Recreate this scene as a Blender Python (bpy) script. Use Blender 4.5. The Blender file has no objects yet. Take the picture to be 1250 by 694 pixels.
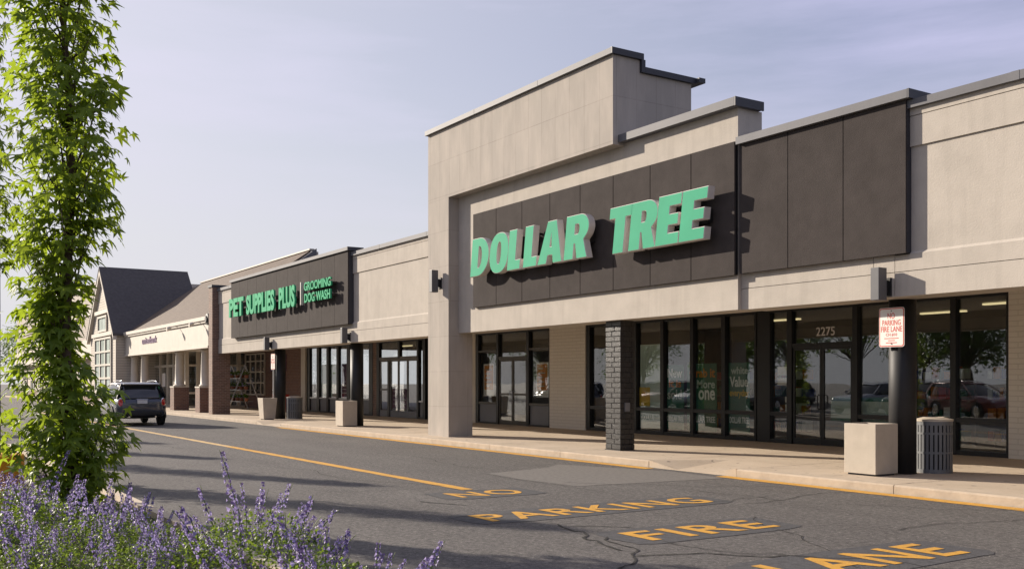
import bpy, bmesh, math, random
from mathutils import Vector, Matrix, Euler
R = math.radians
rnd = random.Random(7)
scene = bpy.context.scene
C = scene.collection

# ------------------------------------------------------------------ camera
THETA = 32.66
cam_d = bpy.data.cameras.new('camera'); cam = bpy.data.objects.new('camera', cam_d); C.objects.link(cam)
cam.location = (0, 0, 1.55)
cam.rotation_euler = (R(90), 0, R(90 - THETA))
cam_d.lens = 35; cam_d.sensor_width = 36; cam_d.shift_y = 0.0956
cam_d.clip_start = 0.1; cam_d.clip_end = 3000
scene.camera = cam

# ------------------------------------------------------------------ sky, sun, exposure
SUN = Vector((2.1, 1.0, -0.87)).normalized()       # the way the light travels
EL = math.asin(-SUN.z)
ROT = math.atan2(-SUN.x, -SUN.y)
world = bpy.data.worlds.new('World'); scene.world = world; world.use_nodes = True
wt = world.node_tree; wt.nodes.clear()
wo = wt.nodes.new('ShaderNodeOutputWorld'); bg = wt.nodes.new('ShaderNodeBackground')
sk = wt.nodes.new('ShaderNodeTexSky'); sk.sky_type = 'NISHITA'; sk.sun_disc = False
sk.sun_elevation = EL; sk.sun_rotation = ROT % (2 * math.pi)
sk.air_density = 1.0; sk.dust_density = 1.4; sk.ozone_density = 1.5
tc = wt.nodes.new('ShaderNodeTexCoord'); mp = wt.nodes.new('ShaderNodeMapping')
mp.inputs['Scale'].default_value = (1.0, 1.6, 9.0); mp.inputs['Rotation'].default_value = (0, 0, R(25))
nz = wt.nodes.new('ShaderNodeTexNoise'); nz.inputs['Scale'].default_value = 1.6; nz.inputs['Detail'].default_value = 7; nz.inputs['Roughness'].default_value = 0.58
rp = wt.nodes.new('ShaderNodeValToRGB'); rp.color_ramp.elements[0].position = 0.40; rp.color_ramp.elements[1].position = 0.78
rp.color_ramp.elements[0].color = (0.40,)*3 + (1,); rp.color_ramp.elements[1].color = (0.92,)*3 + (1,)
mx = wt.nodes.new('ShaderNodeMix'); mx.data_type = 'RGBA'
mx.inputs[7].default_value = (6.3, 6.2, 8.8, 1)          # thin high veil of cloud
L = wt.links.new
L(tc.outputs['Generated'], mp.inputs['Vector']); L(mp.outputs['Vector'], nz.inputs['Vector'])
L(nz.outputs['Fac'], rp.inputs['Fac']); L(rp.outputs['Color'], mx.inputs[0])
L(sk.outputs['Color'], mx.inputs[6])
sx = wt.nodes.new('ShaderNodeSeparateXYZ'); L(tc.outputs['Generated'], sx.inputs[0])
hz = wt.nodes.new('ShaderNodeValToRGB'); hz.color_ramp.elements[0].position = 0.0; hz.color_ramp.elements[1].position = 0.34     # summer haze low in the sky, all the way round
hz.color_ramp.elements[0].color = (.85,) * 3 + (1,); hz.color_ramp.elements[1].color = (0,) * 3 + (1,); hz.color_ramp.interpolation = 'EASE'
L(sx.outputs[2], hz.inputs['Fac'])
mh = wt.nodes.new('ShaderNodeMix'); mh.data_type = 'RGBA'; mh.inputs[7].default_value = (7.4, 7.35, 7.6, 1)
dt = wt.nodes.new('ShaderNodeVectorMath'); dt.operation = 'DOT_PRODUCT'; dt.inputs[1].default_value = -SUN      # thin cloud glowing round the sun
L(tc.outputs['Generated'], dt.inputs[0])
gl = wt.nodes.new('ShaderNodeValToRGB'); gl.color_ramp.elements[0].position = .30; gl.color_ramp.elements[1].position = .98
gl.color_ramp.elements[0].color = (0,) * 3 + (1,); gl.color_ramp.elements[1].color = (.58,) * 3 + (1,)
L(dt.outputs['Value'], gl.inputs['Fac'])
mg = wt.nodes.new('ShaderNodeMix'); mg.data_type = 'RGBA'; mg.inputs[7].default_value = (9.2, 8.9, 9.2, 1)
L(gl.outputs['Color'], mg.inputs[0]); L(mx.outputs[2], mg.inputs[6])
L(hz.outputs['Color'], mh.inputs[0]); L(mg.outputs[2], mh.inputs[6]); L(mh.outputs[2], bg.inputs['Color'])
bg.inputs['Strength'].default_value = 0.058
L(bg.outputs['Background'], wo.inputs['Surface'])
sun_d = bpy.data.lights.new('sun', 'SUN'); sun_d.energy = 5.0; sun_d.angle = R(0.6); sun_d.color = (1.0, 0.885, 0.75)
sun = bpy.data.objects.new('sun', sun_d); C.objects.link(sun)
sun.rotation_euler = SUN.to_track_quat('-Z', 'Y').to_euler(); sun.location = (-30, -20, 30)
scene.view_settings.view_transform = 'Standard'; scene.view_settings.look = 'None'
scene.view_settings.exposure = 0.80; scene.view_settings.gamma = 1.0
scene.cycles.max_bounces = 8; scene.cycles.transparent_max_bounces = 24

# ------------------------------------------------------------------ materials
MATS = {}
def nodes(name):
    m = bpy.data.materials.new(name); m.use_nodes = True
    nt = m.node_tree; b = nt.nodes['Principled BSDF']
    MATS[name] = m
    return m, nt, b
def mix_rgb(nt, fac, a, b, mode='MIX'):
    n = nt.nodes.new('ShaderNodeMix'); n.data_type = 'RGBA'; n.blend_type = mode
    for sock, v in ((0, fac), (6, a), (7, b)):
        if hasattr(v, 'node'): nt.links.new(v, n.inputs[sock])
        elif sock == 0: n.inputs[0].default_value = v
        else: n.inputs[sock].default_value = tuple(v) + (1,) if len(v) == 3 else v
    return n.outputs[2]
def noise(nt, scale, detail=5, rough=.6, stretch=None, coord='pos', seed=0):
    n = nt.nodes.new('ShaderNodeTexNoise'); n.inputs['Scale'].default_value = scale
    n.inputs['Detail'].default_value = detail; n.inputs['Roughness'].default_value = rough
    if coord == 'pos':
        g = nt.nodes.new('ShaderNodeNewGeometry'); v = g.outputs['Position']
    else:
        g = nt.nodes.new('ShaderNodeTexCoord'); v = g.outputs['Object']
    m = nt.nodes.new('ShaderNodeMapping'); nt.links.new(v, m.inputs['Vector'])
    m.inputs['Location'].default_value = (seed * 3.1, seed * 1.7, seed * 2.3)
    if stretch: m.inputs['Scale'].default_value = stretch
    nt.links.new(m.outputs['Vector'], n.inputs['Vector'])
    return n.outputs['Fac']
def ramp(nt, fac, p0, p1, c0=(0, 0, 0), c1=(1, 1, 1)):
    r = nt.nodes.new('ShaderNodeValToRGB'); e = r.color_ramp.elements
    e[0].position = p0; e[1].position = p1; e[0].color = tuple(c0) + (1,); e[1].color = tuple(c1) + (1,)
    nt.links.new(fac, r.inputs['Fac']); return r.outputs['Color']
def bump(nt, b, h, strength, dist=.01):
    n = nt.nodes.new('ShaderNodeBump'); n.inputs['Strength'].default_value = strength; n.inputs['Distance'].default_value = dist
    nt.links.new(h, n.inputs['Height']); nt.links.new(n.outputs['Normal'], b.inputs['Normal'])
def sc(c, k): return tuple(min(1, x * k) for x in c)
def pmat(name, col, rough=.7, var=.12, vscale=1.5, bstr=0, bscale=80, metal=0, streak=0, spec=.4, stain=None):
    m, nt, b = nodes(name)
    base = mix_rgb(nt, ramp(nt, noise(nt, vscale), .3, .7), sc(col, 1 - var), sc(col, 1 + var))
    if streak:
        s = ramp(nt, noise(nt, 1.0, 5, .6, (5, 5, .35)), .48, .75)
        f = nt.nodes.new('ShaderNodeMath'); f.operation = 'MULTIPLY'; f.inputs[1].default_value = streak
        nt.links.new(s, f.inputs[0])
        base = mix_rgb(nt, f.outputs[0], base, stain or sc(col, .62))
    nt.links.new(base, b.inputs['Base Color'])
    b.inputs['Roughness'].default_value = rough; b.inputs['Metallic'].default_value = metal
    b.inputs['Specular IOR Level'].default_value = spec
    if bstr: bump(nt, b, noise(nt, bscale, 4, .6), bstr)
    return m
STUC = (.44, .40, .348)
pmat('stucco', STUC, .9, .07, 2.2, .35, 45, streak=.32, spec=.12)
pmat('dark_panel', (.054, .046, .043), .9, .13, 3.0, .45, 60, streak=.15, spec=.12)
pmat('coping', (.125, .125, .135), .6, .10, 1.2, .05, 20, metal=0, streak=.2, spec=.25)
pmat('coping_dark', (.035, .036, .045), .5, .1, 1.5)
pmat('soffit', (.74, .70, .63), .9, .08, .8)
pmat('black_frame', (.012, .012, .012), .4, .15, 3)
pmat('bronze_frame', (.055, .048, .036), .4, .15, 3)
pmat('grey_panel', (.16, .16, .165), .6, .08, 2)
pmat('column_black', (.014, .014, .015), .58, .2, 4, .06, 12)
pmat('lamp_grey', (.10, .10, .105), .5, .08, 4)
pmat('planter', (.44, .385, .31), .85, .07, 4, .25, 70, streak=.15)
pmat('bin_grey', (.13, .135, .14), .45, .1, 5)
pmat('white_trim', (.50, .455, .385), .6, .06, 2, streak=.12)
pmat('interior', (.20, .19, .17), .9, .1, 1)
pmat('interior_dark', (.06, .058, .055), .9, .1, 1)
pmat('soil', (.06, .042, .028), .95, .4, 9, .8, 30)
pmat('bark', (.085, .062, .045), .9, .3, 14, .8, 40)
pmat('kerb_concrete', (.42, .345, .26), .9, .14, 3.5, .5, 35)
pmat('bed_kerb', (.50, .42, .32), .9, .14, 5, .5, 35)
pmat('yellow_base', (.62, .27, .012), .6, .12, 4, .2, 40)
pmat('steel', (.35, .35, .36), .35, .08, 3, metal=.8)
pmat('tyre', (.018, .018, .018), .85, .2, 20)
pmat('rubber_black', (.014, .014, .015), .6, .1, 8)
pmat('chrome', (.6, .6, .6), .15, .03, 4, metal=1)
pmat('sign_white', (.72, .69, .64), .45, .04, 5)
pmat('sign_red', (.55, .07, .045), .5, .1, 9)
pmat('letter_return', (.60, .56, .52), .5, .05, 3)
pmat('purple', (.12, .05, .14), .6, .08, 3)
pmat('pale_print', (.60, .56, .60), .6, .05, 3)
pmat('poster_green', (.02, .13, .08), .5, .1, 2)
pmat('poster_white', (.75, .80, .75), .5, .06, 2)
pmat('poster_pale', (.46, .56, .50), .6, .1, 2)
pmat('poster_orange', (.58, .21, .02), .5, .08, 2)
pmat('poster_yellow', (.62, .42, .03), .5, .08, 2)
pmat('roof_dark', (.085, .078, .077), .95, .16, 6, .5, 26)
pmat('red_plastic', (.45, .03, .02), .5)
pmat('blue_plastic', (.03, .05, .25), .5)
pmat('car_white', (.62, .62, .62), .25, .02, 2)
pmat('plate_white', (.55, .55, .56), .4, .1, 40)
pmat('pots', (.22, .09, .05), .8)

def letter_face(name, col):  # plain sign letter colour with slight random tone, no emission
    m, nt, b = nodes(name)
    nt.links.new(mix_rgb(nt, ramp(nt, noise(nt, .9, 3), .3, .7), sc(col, .92), sc(col, 1.06)), b.inputs['Base Color'])
    b.inputs['Roughness'].default_value = .7; b.inputs['Specular IOR Level'].default_value = .1
letter_face('letter_green', (.062, .365, .212))
letter_face('letter_green2', (.042, .36, .175))

def car_paint(name, col):
    m, nt, b = nodes(name)
    b.inputs['Base Color'].default_value = col + (1,); b.inputs['Roughness'].default_value = .35
    b.inputs['Metallic'].default_value = .25
    b.inputs['Coat Weight'].default_value = 1; b.inputs['Coat Roughness'].default_value = .04
for n, c in (('paint_navy', (.022, .030, .050)), ('paint_red', (.16, .010, .012)), ('paint_silver', (.42, .43, .44)),
             ('paint_white', (.66, .66, .65)), ('paint_black', (.012, .012, .013)), ('paint_blue', (.03, .07, .17))):
    car_paint(n, c)
m, nt, b = nodes('tail_red'); b.inputs['Base Color'].default_value = (.45, .012, .015, 1); b.inputs['Roughness'].default_value = .12
b.inputs['Coat Weight'].default_value = 1
m, nt, b = nodes('car_glass'); b.inputs['Base Color'].default_value = (.012, .014, .016, 1); b.inputs['Roughness'].default_value = .04; b.inputs['Specular IOR Level'].default_value = .9

def glass(name, tint, ior):
    m, nt, b = nodes(name); nt.nodes.remove(b)
    o = nt.nodes['Material Output']
    t = nt.nodes.new('ShaderNodeBsdfTransparent'); t.inputs['Color'].default_value = tint + (1,)
    g = nt.nodes.new('ShaderNodeBsdfGlossy'); g.inputs['Roughness'].default_value = .004; g.inputs['Color'].default_value = (.95, .97, 1, 1)
    lw_ = nt.nodes.new('ShaderNodeLayerWeight'); lw_.inputs['Blend'].default_value = .5      # Schlick: 1 - |cos|
    pw = nt.nodes.new('ShaderNodeMath'); pw.operation = 'POWER'; pw.inputs[1].default_value = 5; nt.links.new(lw_.outputs['Facing'], pw.inputs[0])
    f0 = ((ior - 1) / (ior + 1)) ** 2
    f = nt.nodes.new('ShaderNodeMath'); f.operation = 'MULTIPLY_ADD'; f.inputs[1].default_value = 1 - f0; f.inputs[2].default_value = f0; nt.links.new(pw.outputs[0], f.inputs[0])
    bp = nt.nodes.new('ShaderNodeBump'); bp.inputs['Strength'].default_value = .045; bp.inputs['Distance'].default_value = .05
    nt.links.new(noise(nt, .9, 2, .4), bp.inputs['Height']); nt.links.new(bp.outputs['Normal'], g.inputs['Normal'])
    x = nt.nodes.new('ShaderNodeMixShader'); nt.links.new(f.outputs[0], x.inputs['Fac'])
    nt.links.new(t.outputs[0], x.inputs[1]); nt.links.new(g.outputs[0], x.inputs[2]); nt.links.new(x.outputs[0], o.inputs['Surface'])
glass('shop_glass', (.89, .91, .90), 1.85)

def emit(name, col, s):
    m, nt, b = nodes(name); b.inputs['Emission Color'].default_value = col + (1,); b.inputs['Emission Strength'].default_value = s
emit('tube_light', (1, .80, .42), .55)

# tower: scored render, dusty streaks
def tower_mat():
    m, nt, b = nodes('tower_render')
    g = nt.nodes.new('ShaderNodeNewGeometry'); s = nt.nodes.new('ShaderNodeSeparateXYZ'); nt.links.new(g.outputs['Position'], s.inputs[0])
    a = nt.nodes.new('ShaderNodeMath'); nt.links.new(s.outputs[0], a.inputs[0]); nt.links.new(s.outputs[1], a.inputs[1])
    c = nt.nodes.new('ShaderNodeCombineXYZ'); nt.links.new(a.outputs[0], c.inputs[0]); nt.links.new(s.outputs[2], c.inputs[1])
    br = nt.nodes.new('ShaderNodeTexBrick'); nt.links.new(c.outputs[0], br.inputs['Vector'])
    br.offset = 0.0; br.inputs['Scale'].default_value = 1; br.inputs['Brick Width'].default_value = .53; br.inputs['Row Height'].default_value = .92
    br.inputs['Mortar Size'].default_value = .010; br.inputs['Mortar Smooth'].default_value = .3
    col = (.373, .340, .300)
    br.inputs['Color1'].default_value = sc(col, 1.02) + (1,); br.inputs['Color2'].default_value = sc(col, .95) + (1,); br.inputs['Mortar'].default_value = sc(col, .80) + (1,)
    st = ramp(nt, noise(nt, 1.3, 6, .62, (2.2, 2.2, .55)), .42, .72)
    k = nt.nodes.new('ShaderNodeMath'); k.operation = 'MULTIPLY'; k.inputs[1].default_value = .75; nt.links.new(st, k.inputs[0])
    base = mix_rgb(nt, k.outputs[0], br.outputs['Color'], (.46, .41, .36))
    nt.links.new(base, b.inputs['Base Color']); b.inputs['Roughness'].default_value = .9; b.inputs['Specular IOR Level'].default_value = .1
    bump(nt, b, noise(nt, 40, 4), .2)
tower_mat()

def brick_mat(name, c1, c2, mort, bw=.215, rh=.075, coord='x+y', msize=.006):
    m, nt, b = nodes(name)
    g = nt.nodes.new('ShaderNodeNewGeometry'); s = nt.nodes.new('ShaderNodeSeparateXYZ'); nt.links.new(g.outputs['Position'], s.inputs[0])
    a = nt.nodes.new('ShaderNodeMath'); nt.links.new(s.outputs[0], a.inputs[0]); nt.links.new(s.outputs[1], a.inputs[1])
    c = nt.nodes.new('ShaderNodeCombineXYZ'); nt.links.new(a.outputs[0], c.inputs[0]); nt.links.new(s.outputs[2], c.inputs[1])
    br = nt.nodes.new('ShaderNodeTexBrick'); nt.links.new(c.outputs[0], br.inputs['Vector'])
    br.inputs['Scale'].default_value = 1; br.inputs['Brick Width'].default_value = bw; br.inputs['Row Height'].default_value = rh
    br.inputs['Mortar Size'].default_value = msize; br.inputs['Mortar Smooth'].default_value = .2
    br.inputs['Color1'].default_value = c1 + (1,); br.inputs['Color2'].default_value = c2 + (1,); br.inputs['Mortar'].default_value = mort + (1,)
    base = mix_rgb(nt, ramp(nt, noise(nt, 6, 5), .3, .7), br.outputs['Color'], (.5, .5, .5), 'OVERLAY')
    nt.links.new(base, b.inputs['Base Color']); b.inputs['Roughness'].default_value = .85
    iv = nt.nodes.new('ShaderNodeMath'); iv.operation = 'SUBTRACT'; iv.inputs[0].default_value = 1; nt.links.new(br.outputs['Fac'], iv.inputs[1])
    bump(nt, b, iv.outputs[0], .6, .01)
brick_mat('red_brick', (.17, .085, .060), (.12, .062, .048), (.22, .19, .16))
brick_mat('brown_brick', (.20, .115, .085), (.13, .078, .060), (.30, .25, .20))
brick_mat('white_block', (.66, .61, .53), (.64, .59, .51), (.55, .50, .43), .40, .10, msize=.008)
brick_mat('siding', (.50, .45, .38), (.49, .44, .37), (.30, .27, .22), 30, .16, msize=.016)
brick_mat('wall_shingle', (.42, .37, .31), (.36, .315, .265), (.26, .225, .19), .22, .16, msize=.012)
brick_mat('roof_brown', (.122, .084, .056), (.096, .066, .044), (.064, .044, .030), .35, .13, msize=.012)
pmat('black_brick', (.030, .028, .027), .36, .35, 12, .5, 55, spec=.6)
pmat('mortar_dark', (.020, .019, .018), .8, .2, 10)

def asphalt_mat():
    m, nt, b = nodes('asphalt')
    big = ramp(nt, noise(nt, .35, 5, .6), .32, .70, (.100, .092, .086), (.133, .124, .115))
    lane = ramp(nt, noise(nt, 1.0, 4, .6, (.12, 1.3, 1)), .42, .7)
    k = nt.nodes.new('ShaderNodeMath'); k.operation = 'MULTIPLY'; k.inputs[1].default_value = .38; nt.links.new(lane, k.inputs[0])
    c = mix_rgb(nt, k.outputs[0], big, (.165, .154, .142))
    fine = ramp(nt, noise(nt, 15, 6, .85), .40, .62, (.36, .36, .36), (1.35, 1.35, 1.35))
    c = mix_rgb(nt, .80, c, fine, 'MULTIPLY')
    c = mix_rgb(nt, ramp(nt, noise(nt, 24, 3, .7, seed=8), .60, .70), c, (.24, .225, .20))
    c = mix_rgb(nt, ramp(nt, noise(nt, 30, 3, .7, seed=6), .62, .70), c, (.035, .033, .032))
    c = mix_rgb(nt, ramp(nt, noise(nt, 60, 2, .5, seed=3), .64, .72), c, (.30, .28, .25))
    c2 = mix_rgb(nt, ramp(nt, noise(nt, 1.7, 4, .7, seed=5), .70, .82), c, (.045, .043, .043))
    nt.links.new(c2, b.inputs['Base Color']); b.inputs['Roughness'].default_value = .82; b.inputs['Specular IOR Level'].default_value = .35
    bump(nt, b, noise(nt, 75, 3, .7), .9, .012)
asphalt_mat()
pmat('asphalt_black', (.066, .065, .067), .85, .30, 14, .8, 45)
pmat('asphalt_pale', (.148, .137, .124), .85, .22, 14, .8, 45)
pmat('crack', (.016, .015, .014), .95, .2, 5)
def paint_mat(name, col):
    m, nt, b = nodes(name)
    w = ramp(nt, noise(nt, 26, 5, .75), .50, .64)
    w2 = ramp(nt, noise(nt, 3.0, 4, .6, seed=2), .42, .72)
    k = nt.nodes.new('ShaderNodeMath'); k.operation = 'MULTIPLY'; nt.links.new(w, k.inputs[0]); nt.links.new(w2, k.inputs[1])
    c = mix_rgb(nt, ramp(nt, noise(nt, 9, 4), .3, .7), sc(col, .86), sc(col, 1.1))
    nt.links.new(mix_rgb(nt, k.outputs[0], c, (.10, .09, .08)), b.inputs['Base Color'])
    b.inputs['Roughness'].default_value = .75; bump(nt, b, noise(nt, 75, 3, .7), .5, .01)
paint_mat('yellow_paint', (.58, .30, .035)); paint_mat('old_yellow_paint', (.56, .38, .16)); paint_mat('white_paint', (.55, .53, .50))
def sidewalk_mat():
    m, nt, b = nodes('sidewalk_concrete')
    c = ramp(nt, noise(nt, .8, 6, .65), .3, .7, (.43, .345, .250), (.53, .435, .325))
    c = mix_rgb(nt, ramp(nt, noise(nt, 2.3, 6, .7, seed=4), .58, .75), c, (.30, .245, .185))
    c = mix_rgb(nt, ramp(nt, noise(nt, 7, 2, .4, seed=9), .70, .73), c, (.22, .18, .14))
    c = mix_rgb(nt, .35, c, ramp(nt, noise(nt, 60, 3, .7), .3, .7, (.6, .6, .6), (1, 1, 1)), 'MULTIPLY')
    nt.links.new(c, b.inputs['Base Color']); b.inputs['Roughness'].default_value = .88
    bump(nt, b, noise(nt, 60, 4, .7), .35)
sidewalk_mat()
def leaf_mat(name, c0, c1, trans, tcol):
    m, nt, b = nodes(name)
    o = nt.nodes['Material Output']
    oi = nt.nodes.new('ShaderNodeObjectInfo')
    c = mix_rgb(nt, ramp(nt, noise(nt, 5, 3), .32, .68), c0, c1)
    nt.links.new(c, b.inputs['Base Color']); b.inputs['Roughness'].default_value = .5; b.inputs['Specular IOR Level'].default_value = .3
    t = nt.nodes.new('ShaderNodeBsdfTranslucent'); nt.links.new(mix_rgb(nt, ramp(nt, noise(nt, 7, 2), .3, .7), sc(tcol, .7), tcol), t.inputs['Color'])
    x = nt.nodes.new('ShaderNodeMixShader'); x.inputs['Fac'].default_value = trans
    nt.links.new(b.outputs[0], x.inputs[1]); nt.links.new(t.outputs[0], x.inputs[2]); nt.links.new(x.outputs[0], o.inputs['Surface'])
leaf_mat('gum_leaf', (.075, .130, .015), (.150, .215, .028), .48, (.38, .50, .035))
leaf_mat('tree_leaf', (.03, .075, .012), (.07, .13, .02), .4, (.17, .28, .02))
leaf_mat('mint_leaf', (.075, .125, .03), (.14, .20, .045), .4, (.28, .40, .04))
leaf_mat('mint_flower', (.24, .19, .46), (.52, .45, .72), .35, (.55, .46, .78))
leaf_mat('mint_bud', (.10, .07, .20), (.16, .11, .26), .2, (.25, .18, .35))

# ------------------------------------------------------------------ mesh helpers
ORI = {}
class MB:
    def __init__(s): s.v = []; s.f = []; s.m = []
    def poly(s, pts, mi=0):
        n = len(s.v); s.v += [tuple(p) for p in pts]; s.f.append(tuple(range(n, n + len(pts)))); s.m.append(mi)
    def box(s, x0, x1, y0, y1, z0, z1, mi=0):
        n = len(s.v)
        s.v += [(x, y, z) for z in (z0, z1) for y in (y0, y1) for x in (x0, x1)]
        for q in ((0, 2, 3, 1), (4, 5, 7, 6), (0, 1, 5, 4), (2, 6, 7, 3), (0, 4, 6, 2), (1, 3, 7, 5)):
            s.f.append(tuple(n + i for i in q)); s.m.append(mi)
        return s
    def loft(s, rings, cap=True, mi=0, close=True):
        n = len(s.v); k = len(rings[0])
        for r in rings: s.v += [tuple(p) for p in r]
        for i in range(len(rings) - 1):
            for j in range(k if close else k - 1):
                a = n + i * k + j; b_ = n + i * k + (j + 1) % k
                s.f.append((a, b_, b_ + k, a + k)); s.m.append(mi)
        if cap:
            s.f.append(tuple(n + j for j in reversed(range(k)))); s.m.append(mi)
            s.f.append(tuple(n + (len(rings) - 1) * k + j for j in range(k))); s.m.append(mi)
        return s
    def cyl(s, c, r, z0, z1, n=24, r1=None, mi=0):
        r1 = r if r1 is None else r1
        ring = lambda rr, z: [(c[0] + rr * math.cos(2 * math.pi * i / n), c[1] + rr * math.sin(2 * math.pi * i / n), z) for i in range(n)]
        return s.loft([ring(r, z0), ring(r1, z1)], mi=mi)
    def tube(s, pts, radii, n=6, mi=0):
        rings = []
        pts = [Vector(p) for p in pts]
        if not hasattr(radii, '__len__'): radii = [radii] * len(pts)
        for i, p in enumerate(pts):
            d = (pts[min(i + 1, len(pts) - 1)] - pts[max(i - 1, 0)]).normalized()
            u = d.cross(Vector((0.13, 0.21, 1)) if abs(d.z) < .95 else Vector((1, 0.1, 0))).normalized(); w = d.cross(u)
            rings.append([p + radii[i] * (math.cos(2 * math.pi * j / n) * u + math.sin(2 * math.pi * j / n) * w) for j in range(n)])
        return s.loft(rings, mi=mi)
    def prism_x(s, prof, x0, x1, mi=0):      # profile of (y,z)
        return s.loft([[(x0, y, z) for y, z in prof], [(x1, y, z) for y, z in prof]], mi=mi)
    def mesh(s, name, mats, o=(0, 0, 0), smooth=False):
        me = bpy.data.meshes.new(name)
        me.from_pydata([(v[0] - o[0], v[1] - o[1], v[2] - o[2]) for v in s.v], [], s.f)
        for q in (mats if isinstance(mats, (list, tuple)) else [mats]): me.materials.append(MATS[q])
        me.polygons.foreach_set('material_index', s.m)
        if smooth: me.polygons.foreach_set('use_smooth', [True] * len(s.f))
        bm = bmesh.new(); bm.from_mesh(me); bmesh.ops.recalc_face_normals(bm, faces=bm.faces); bm.to_mesh(me); bm.free()
        me.update(); return me
    def build(s, name, mats, parent=None, smooth=False, bevel=0, loc=None):
        o = ORI[parent.name] if parent else (loc or (0, 0, 0))
        ob = bpy.data.objects.new(name, s.mesh(name, mats, o, smooth)); C.objects.link(ob)
        if parent: ob.parent = parent
        else: ob.location = o
        ORI[ob.name] = o
        if bevel:
            md = ob.modifiers.new('bevel', 'BEVEL'); md.width = bevel; md.segments = 2; md.limit_method = 'ANGLE'
        return ob
def box(name, mat, parent, x0, x1, y0, y1, z0, z1, bevel=0, **k):
    return MB().box(x0, x1, y0, y1, z0, z1).build(name, mat, parent, bevel=bevel, **k)
def link_mesh(name, me, parent, loc=(0, 0, 0), rot=(0, 0, 0), scale=(1, 1, 1)):
    ob = bpy.data.objects.new(name, me); C.objects.link(ob)
    if parent: ob.parent = parent
    ob.location = loc; ob.rotation_euler = rot; ob.scale = scale
    return ob
def tag(o, label=None, cat=None, group=None, kind=None):
    for k, v in (('label', label), ('category', cat), ('group', group), ('kind', kind)):
        if v: o[k] = v
    return o
def thing(name, label, cat, loc=(0, 0, 0), group=None, rz=0):
    o = bpy.data.objects.new(name, None); C.objects.link(o); o.location = loc; o.rotation_euler.z = rz
    o.empty_display_size = .2
    ORI[o.name] = tuple(loc) if rz == 0 else (0, 0, 0)
    return tag(o, label, cat, group)
def copy_tree(o, parent=None):
    c = o.copy(); C.objects.link(c); c.parent = parent
    for ch in list(o.children): copy_tree(ch, c)
    return c

def curve_mesh(data):
    ob = bpy.data.objects.new('tmp', data); C.objects.link(ob)
    dg = bpy.context.evaluated_depsgraph_get(); dg.update()
    me = bpy.data.meshes.new_from_object(ob.evaluated_get(dg))
    bpy.data.objects.remove(ob)
    return me
def text_verts(s, offset=0.0, depth=0.0, spacing=1.0, shear=0.0, align='LEFT', line=1.0):
    cu = bpy.data.curves.new('tmp', 'FONT'); cu.body = s; cu.offset = offset; cu.extrude = depth / 2
    cu.space_character = spacing; cu.shear = shear; cu.resolution_u = 3; cu.align_x = align; cu.space_line = line
    me = curve_mesh(cu)
    v = [x.co.copy() for x in me.vertices]; f = [tuple(p.vertices) for p in me.polygons]
    bpy.data.curves.remove(cu); bpy.data.meshes.remove(me)
    return v, f
def fit(v, a0, a1, b0, b1):
    xs = [p.x for p in v]; ys = [p.y for p in v]; mx0, mx1, my0, my1 = min(xs), max(xs), min(ys), max(ys)
    return [Vector((a0 + (p.x - mx0) / (mx1 - mx0) * (a1 - a0), b0 + (p.y - my0) / (my1 - my0) * (b1 - b0), p.z)) for p in v]
def islands(v, f):
    par = list(range(len(v)))
    def find(i):
        while par[i] != i: par[i] = par[par[i]]; i = par[i]
        return i
    for q in f:
        for i in q[1:]: par[find(i)] = find(q[0])
    g = {}
    for q in f: g.setdefault(find(q[0]), []).append(q)
    out = []
    for fs in g.values():
        ids = sorted({i for q in fs for i in q}); mp_ = {i: n for n, i in enumerate(ids)}
        out.append(([v[i] for i in ids], [tuple(mp_[i] for i in q) for q in fs]))
    # join pieces that overlap along the line (dots, pieces of one glyph)
    out.sort(key=lambda t: min(p.x for p in t[0]))
    return out
def wall_text(name, s, parent, mats, x0, x1, z0, z1, yf, depth, split=True, **kw):
    v, f = text_verts(s, depth=max(depth, .0001), **kw); v = fit(v, x0, x1, z0, z1)
    res = []
    for vv, ff in (islands(v, f) if split else [(v, f)]):
        b_ = MB(); b_.v = [(p.x, yf + depth / 2 - p.z, p.y) for p in vv]; b_.f = ff
        for q in ff:
            a = [Vector(b_.v[i]) for i in q[:3]]; n = (a[1] - a[0]).cross(a[2] - a[0])
            b_.m.append(0 if len(mats) == 1 or abs(n.y) > .9 * n.length else 1)
        res.append(b_.build(name, mats, parent))
    return res

# ------------------------------------------------------------------ ground, road, kerb, pavement
ground = MB(); ground.poly([(-900, -700, 0), (500, -700, 0), (500, 900, 0), (-900, 900, 0)])
road = ground.build('asphalt_lot', 'asphalt'); tag(road, kind='structure')

def strip(name, mat, x0, x1, y0, y1, z=.004, par=road):
    m_ = MB(); m_.poly([(x0, y0, z), (x1, y0, z), (x1, y1, z), (x0, y1, z)]); return m_.build(name, mat, par)
def rag_strip(name, mat, x0, x1, y0, y1, z, step=.25, j=.012):
    m_ = MB(); n = max(2, int((x1 - x0) / step)); a = []; b_ = []
    for i in range(n + 1):
        x = x0 + (x1 - x0) * i / n
        a.append((x, y0 + rnd.uniform(-j, j), z)); b_.append((x, y1 + rnd.uniform(-j, j), z))
    for i in range(n): m_.poly([a[i], a[i + 1], b_[i + 1], b_[i]])
    return m_.build(name, mat, road)
rag_strip('painted_line', 'yellow_paint', -33.3, -13.75, 11.63, 11.88, .004)
rag_strip('painted_line', 'yellow_paint', -12.0, 6, 11.66, 11.91, .004)
rag_strip('painted_line', 'yellow_paint', -24, -12.47, 7.14, 7.33, .004)
rag_strip('painted_line', 'old_yellow_paint', -60, -24.002, 7.14, 7.33, .004)
wl = MB(); p0 = Vector((-34, 6.6, .004)); p1 = Vector((-17.5, 2.95, .004)); n_ = Vector((3.65, 16.5, 0)).normalized() * .03
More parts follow.
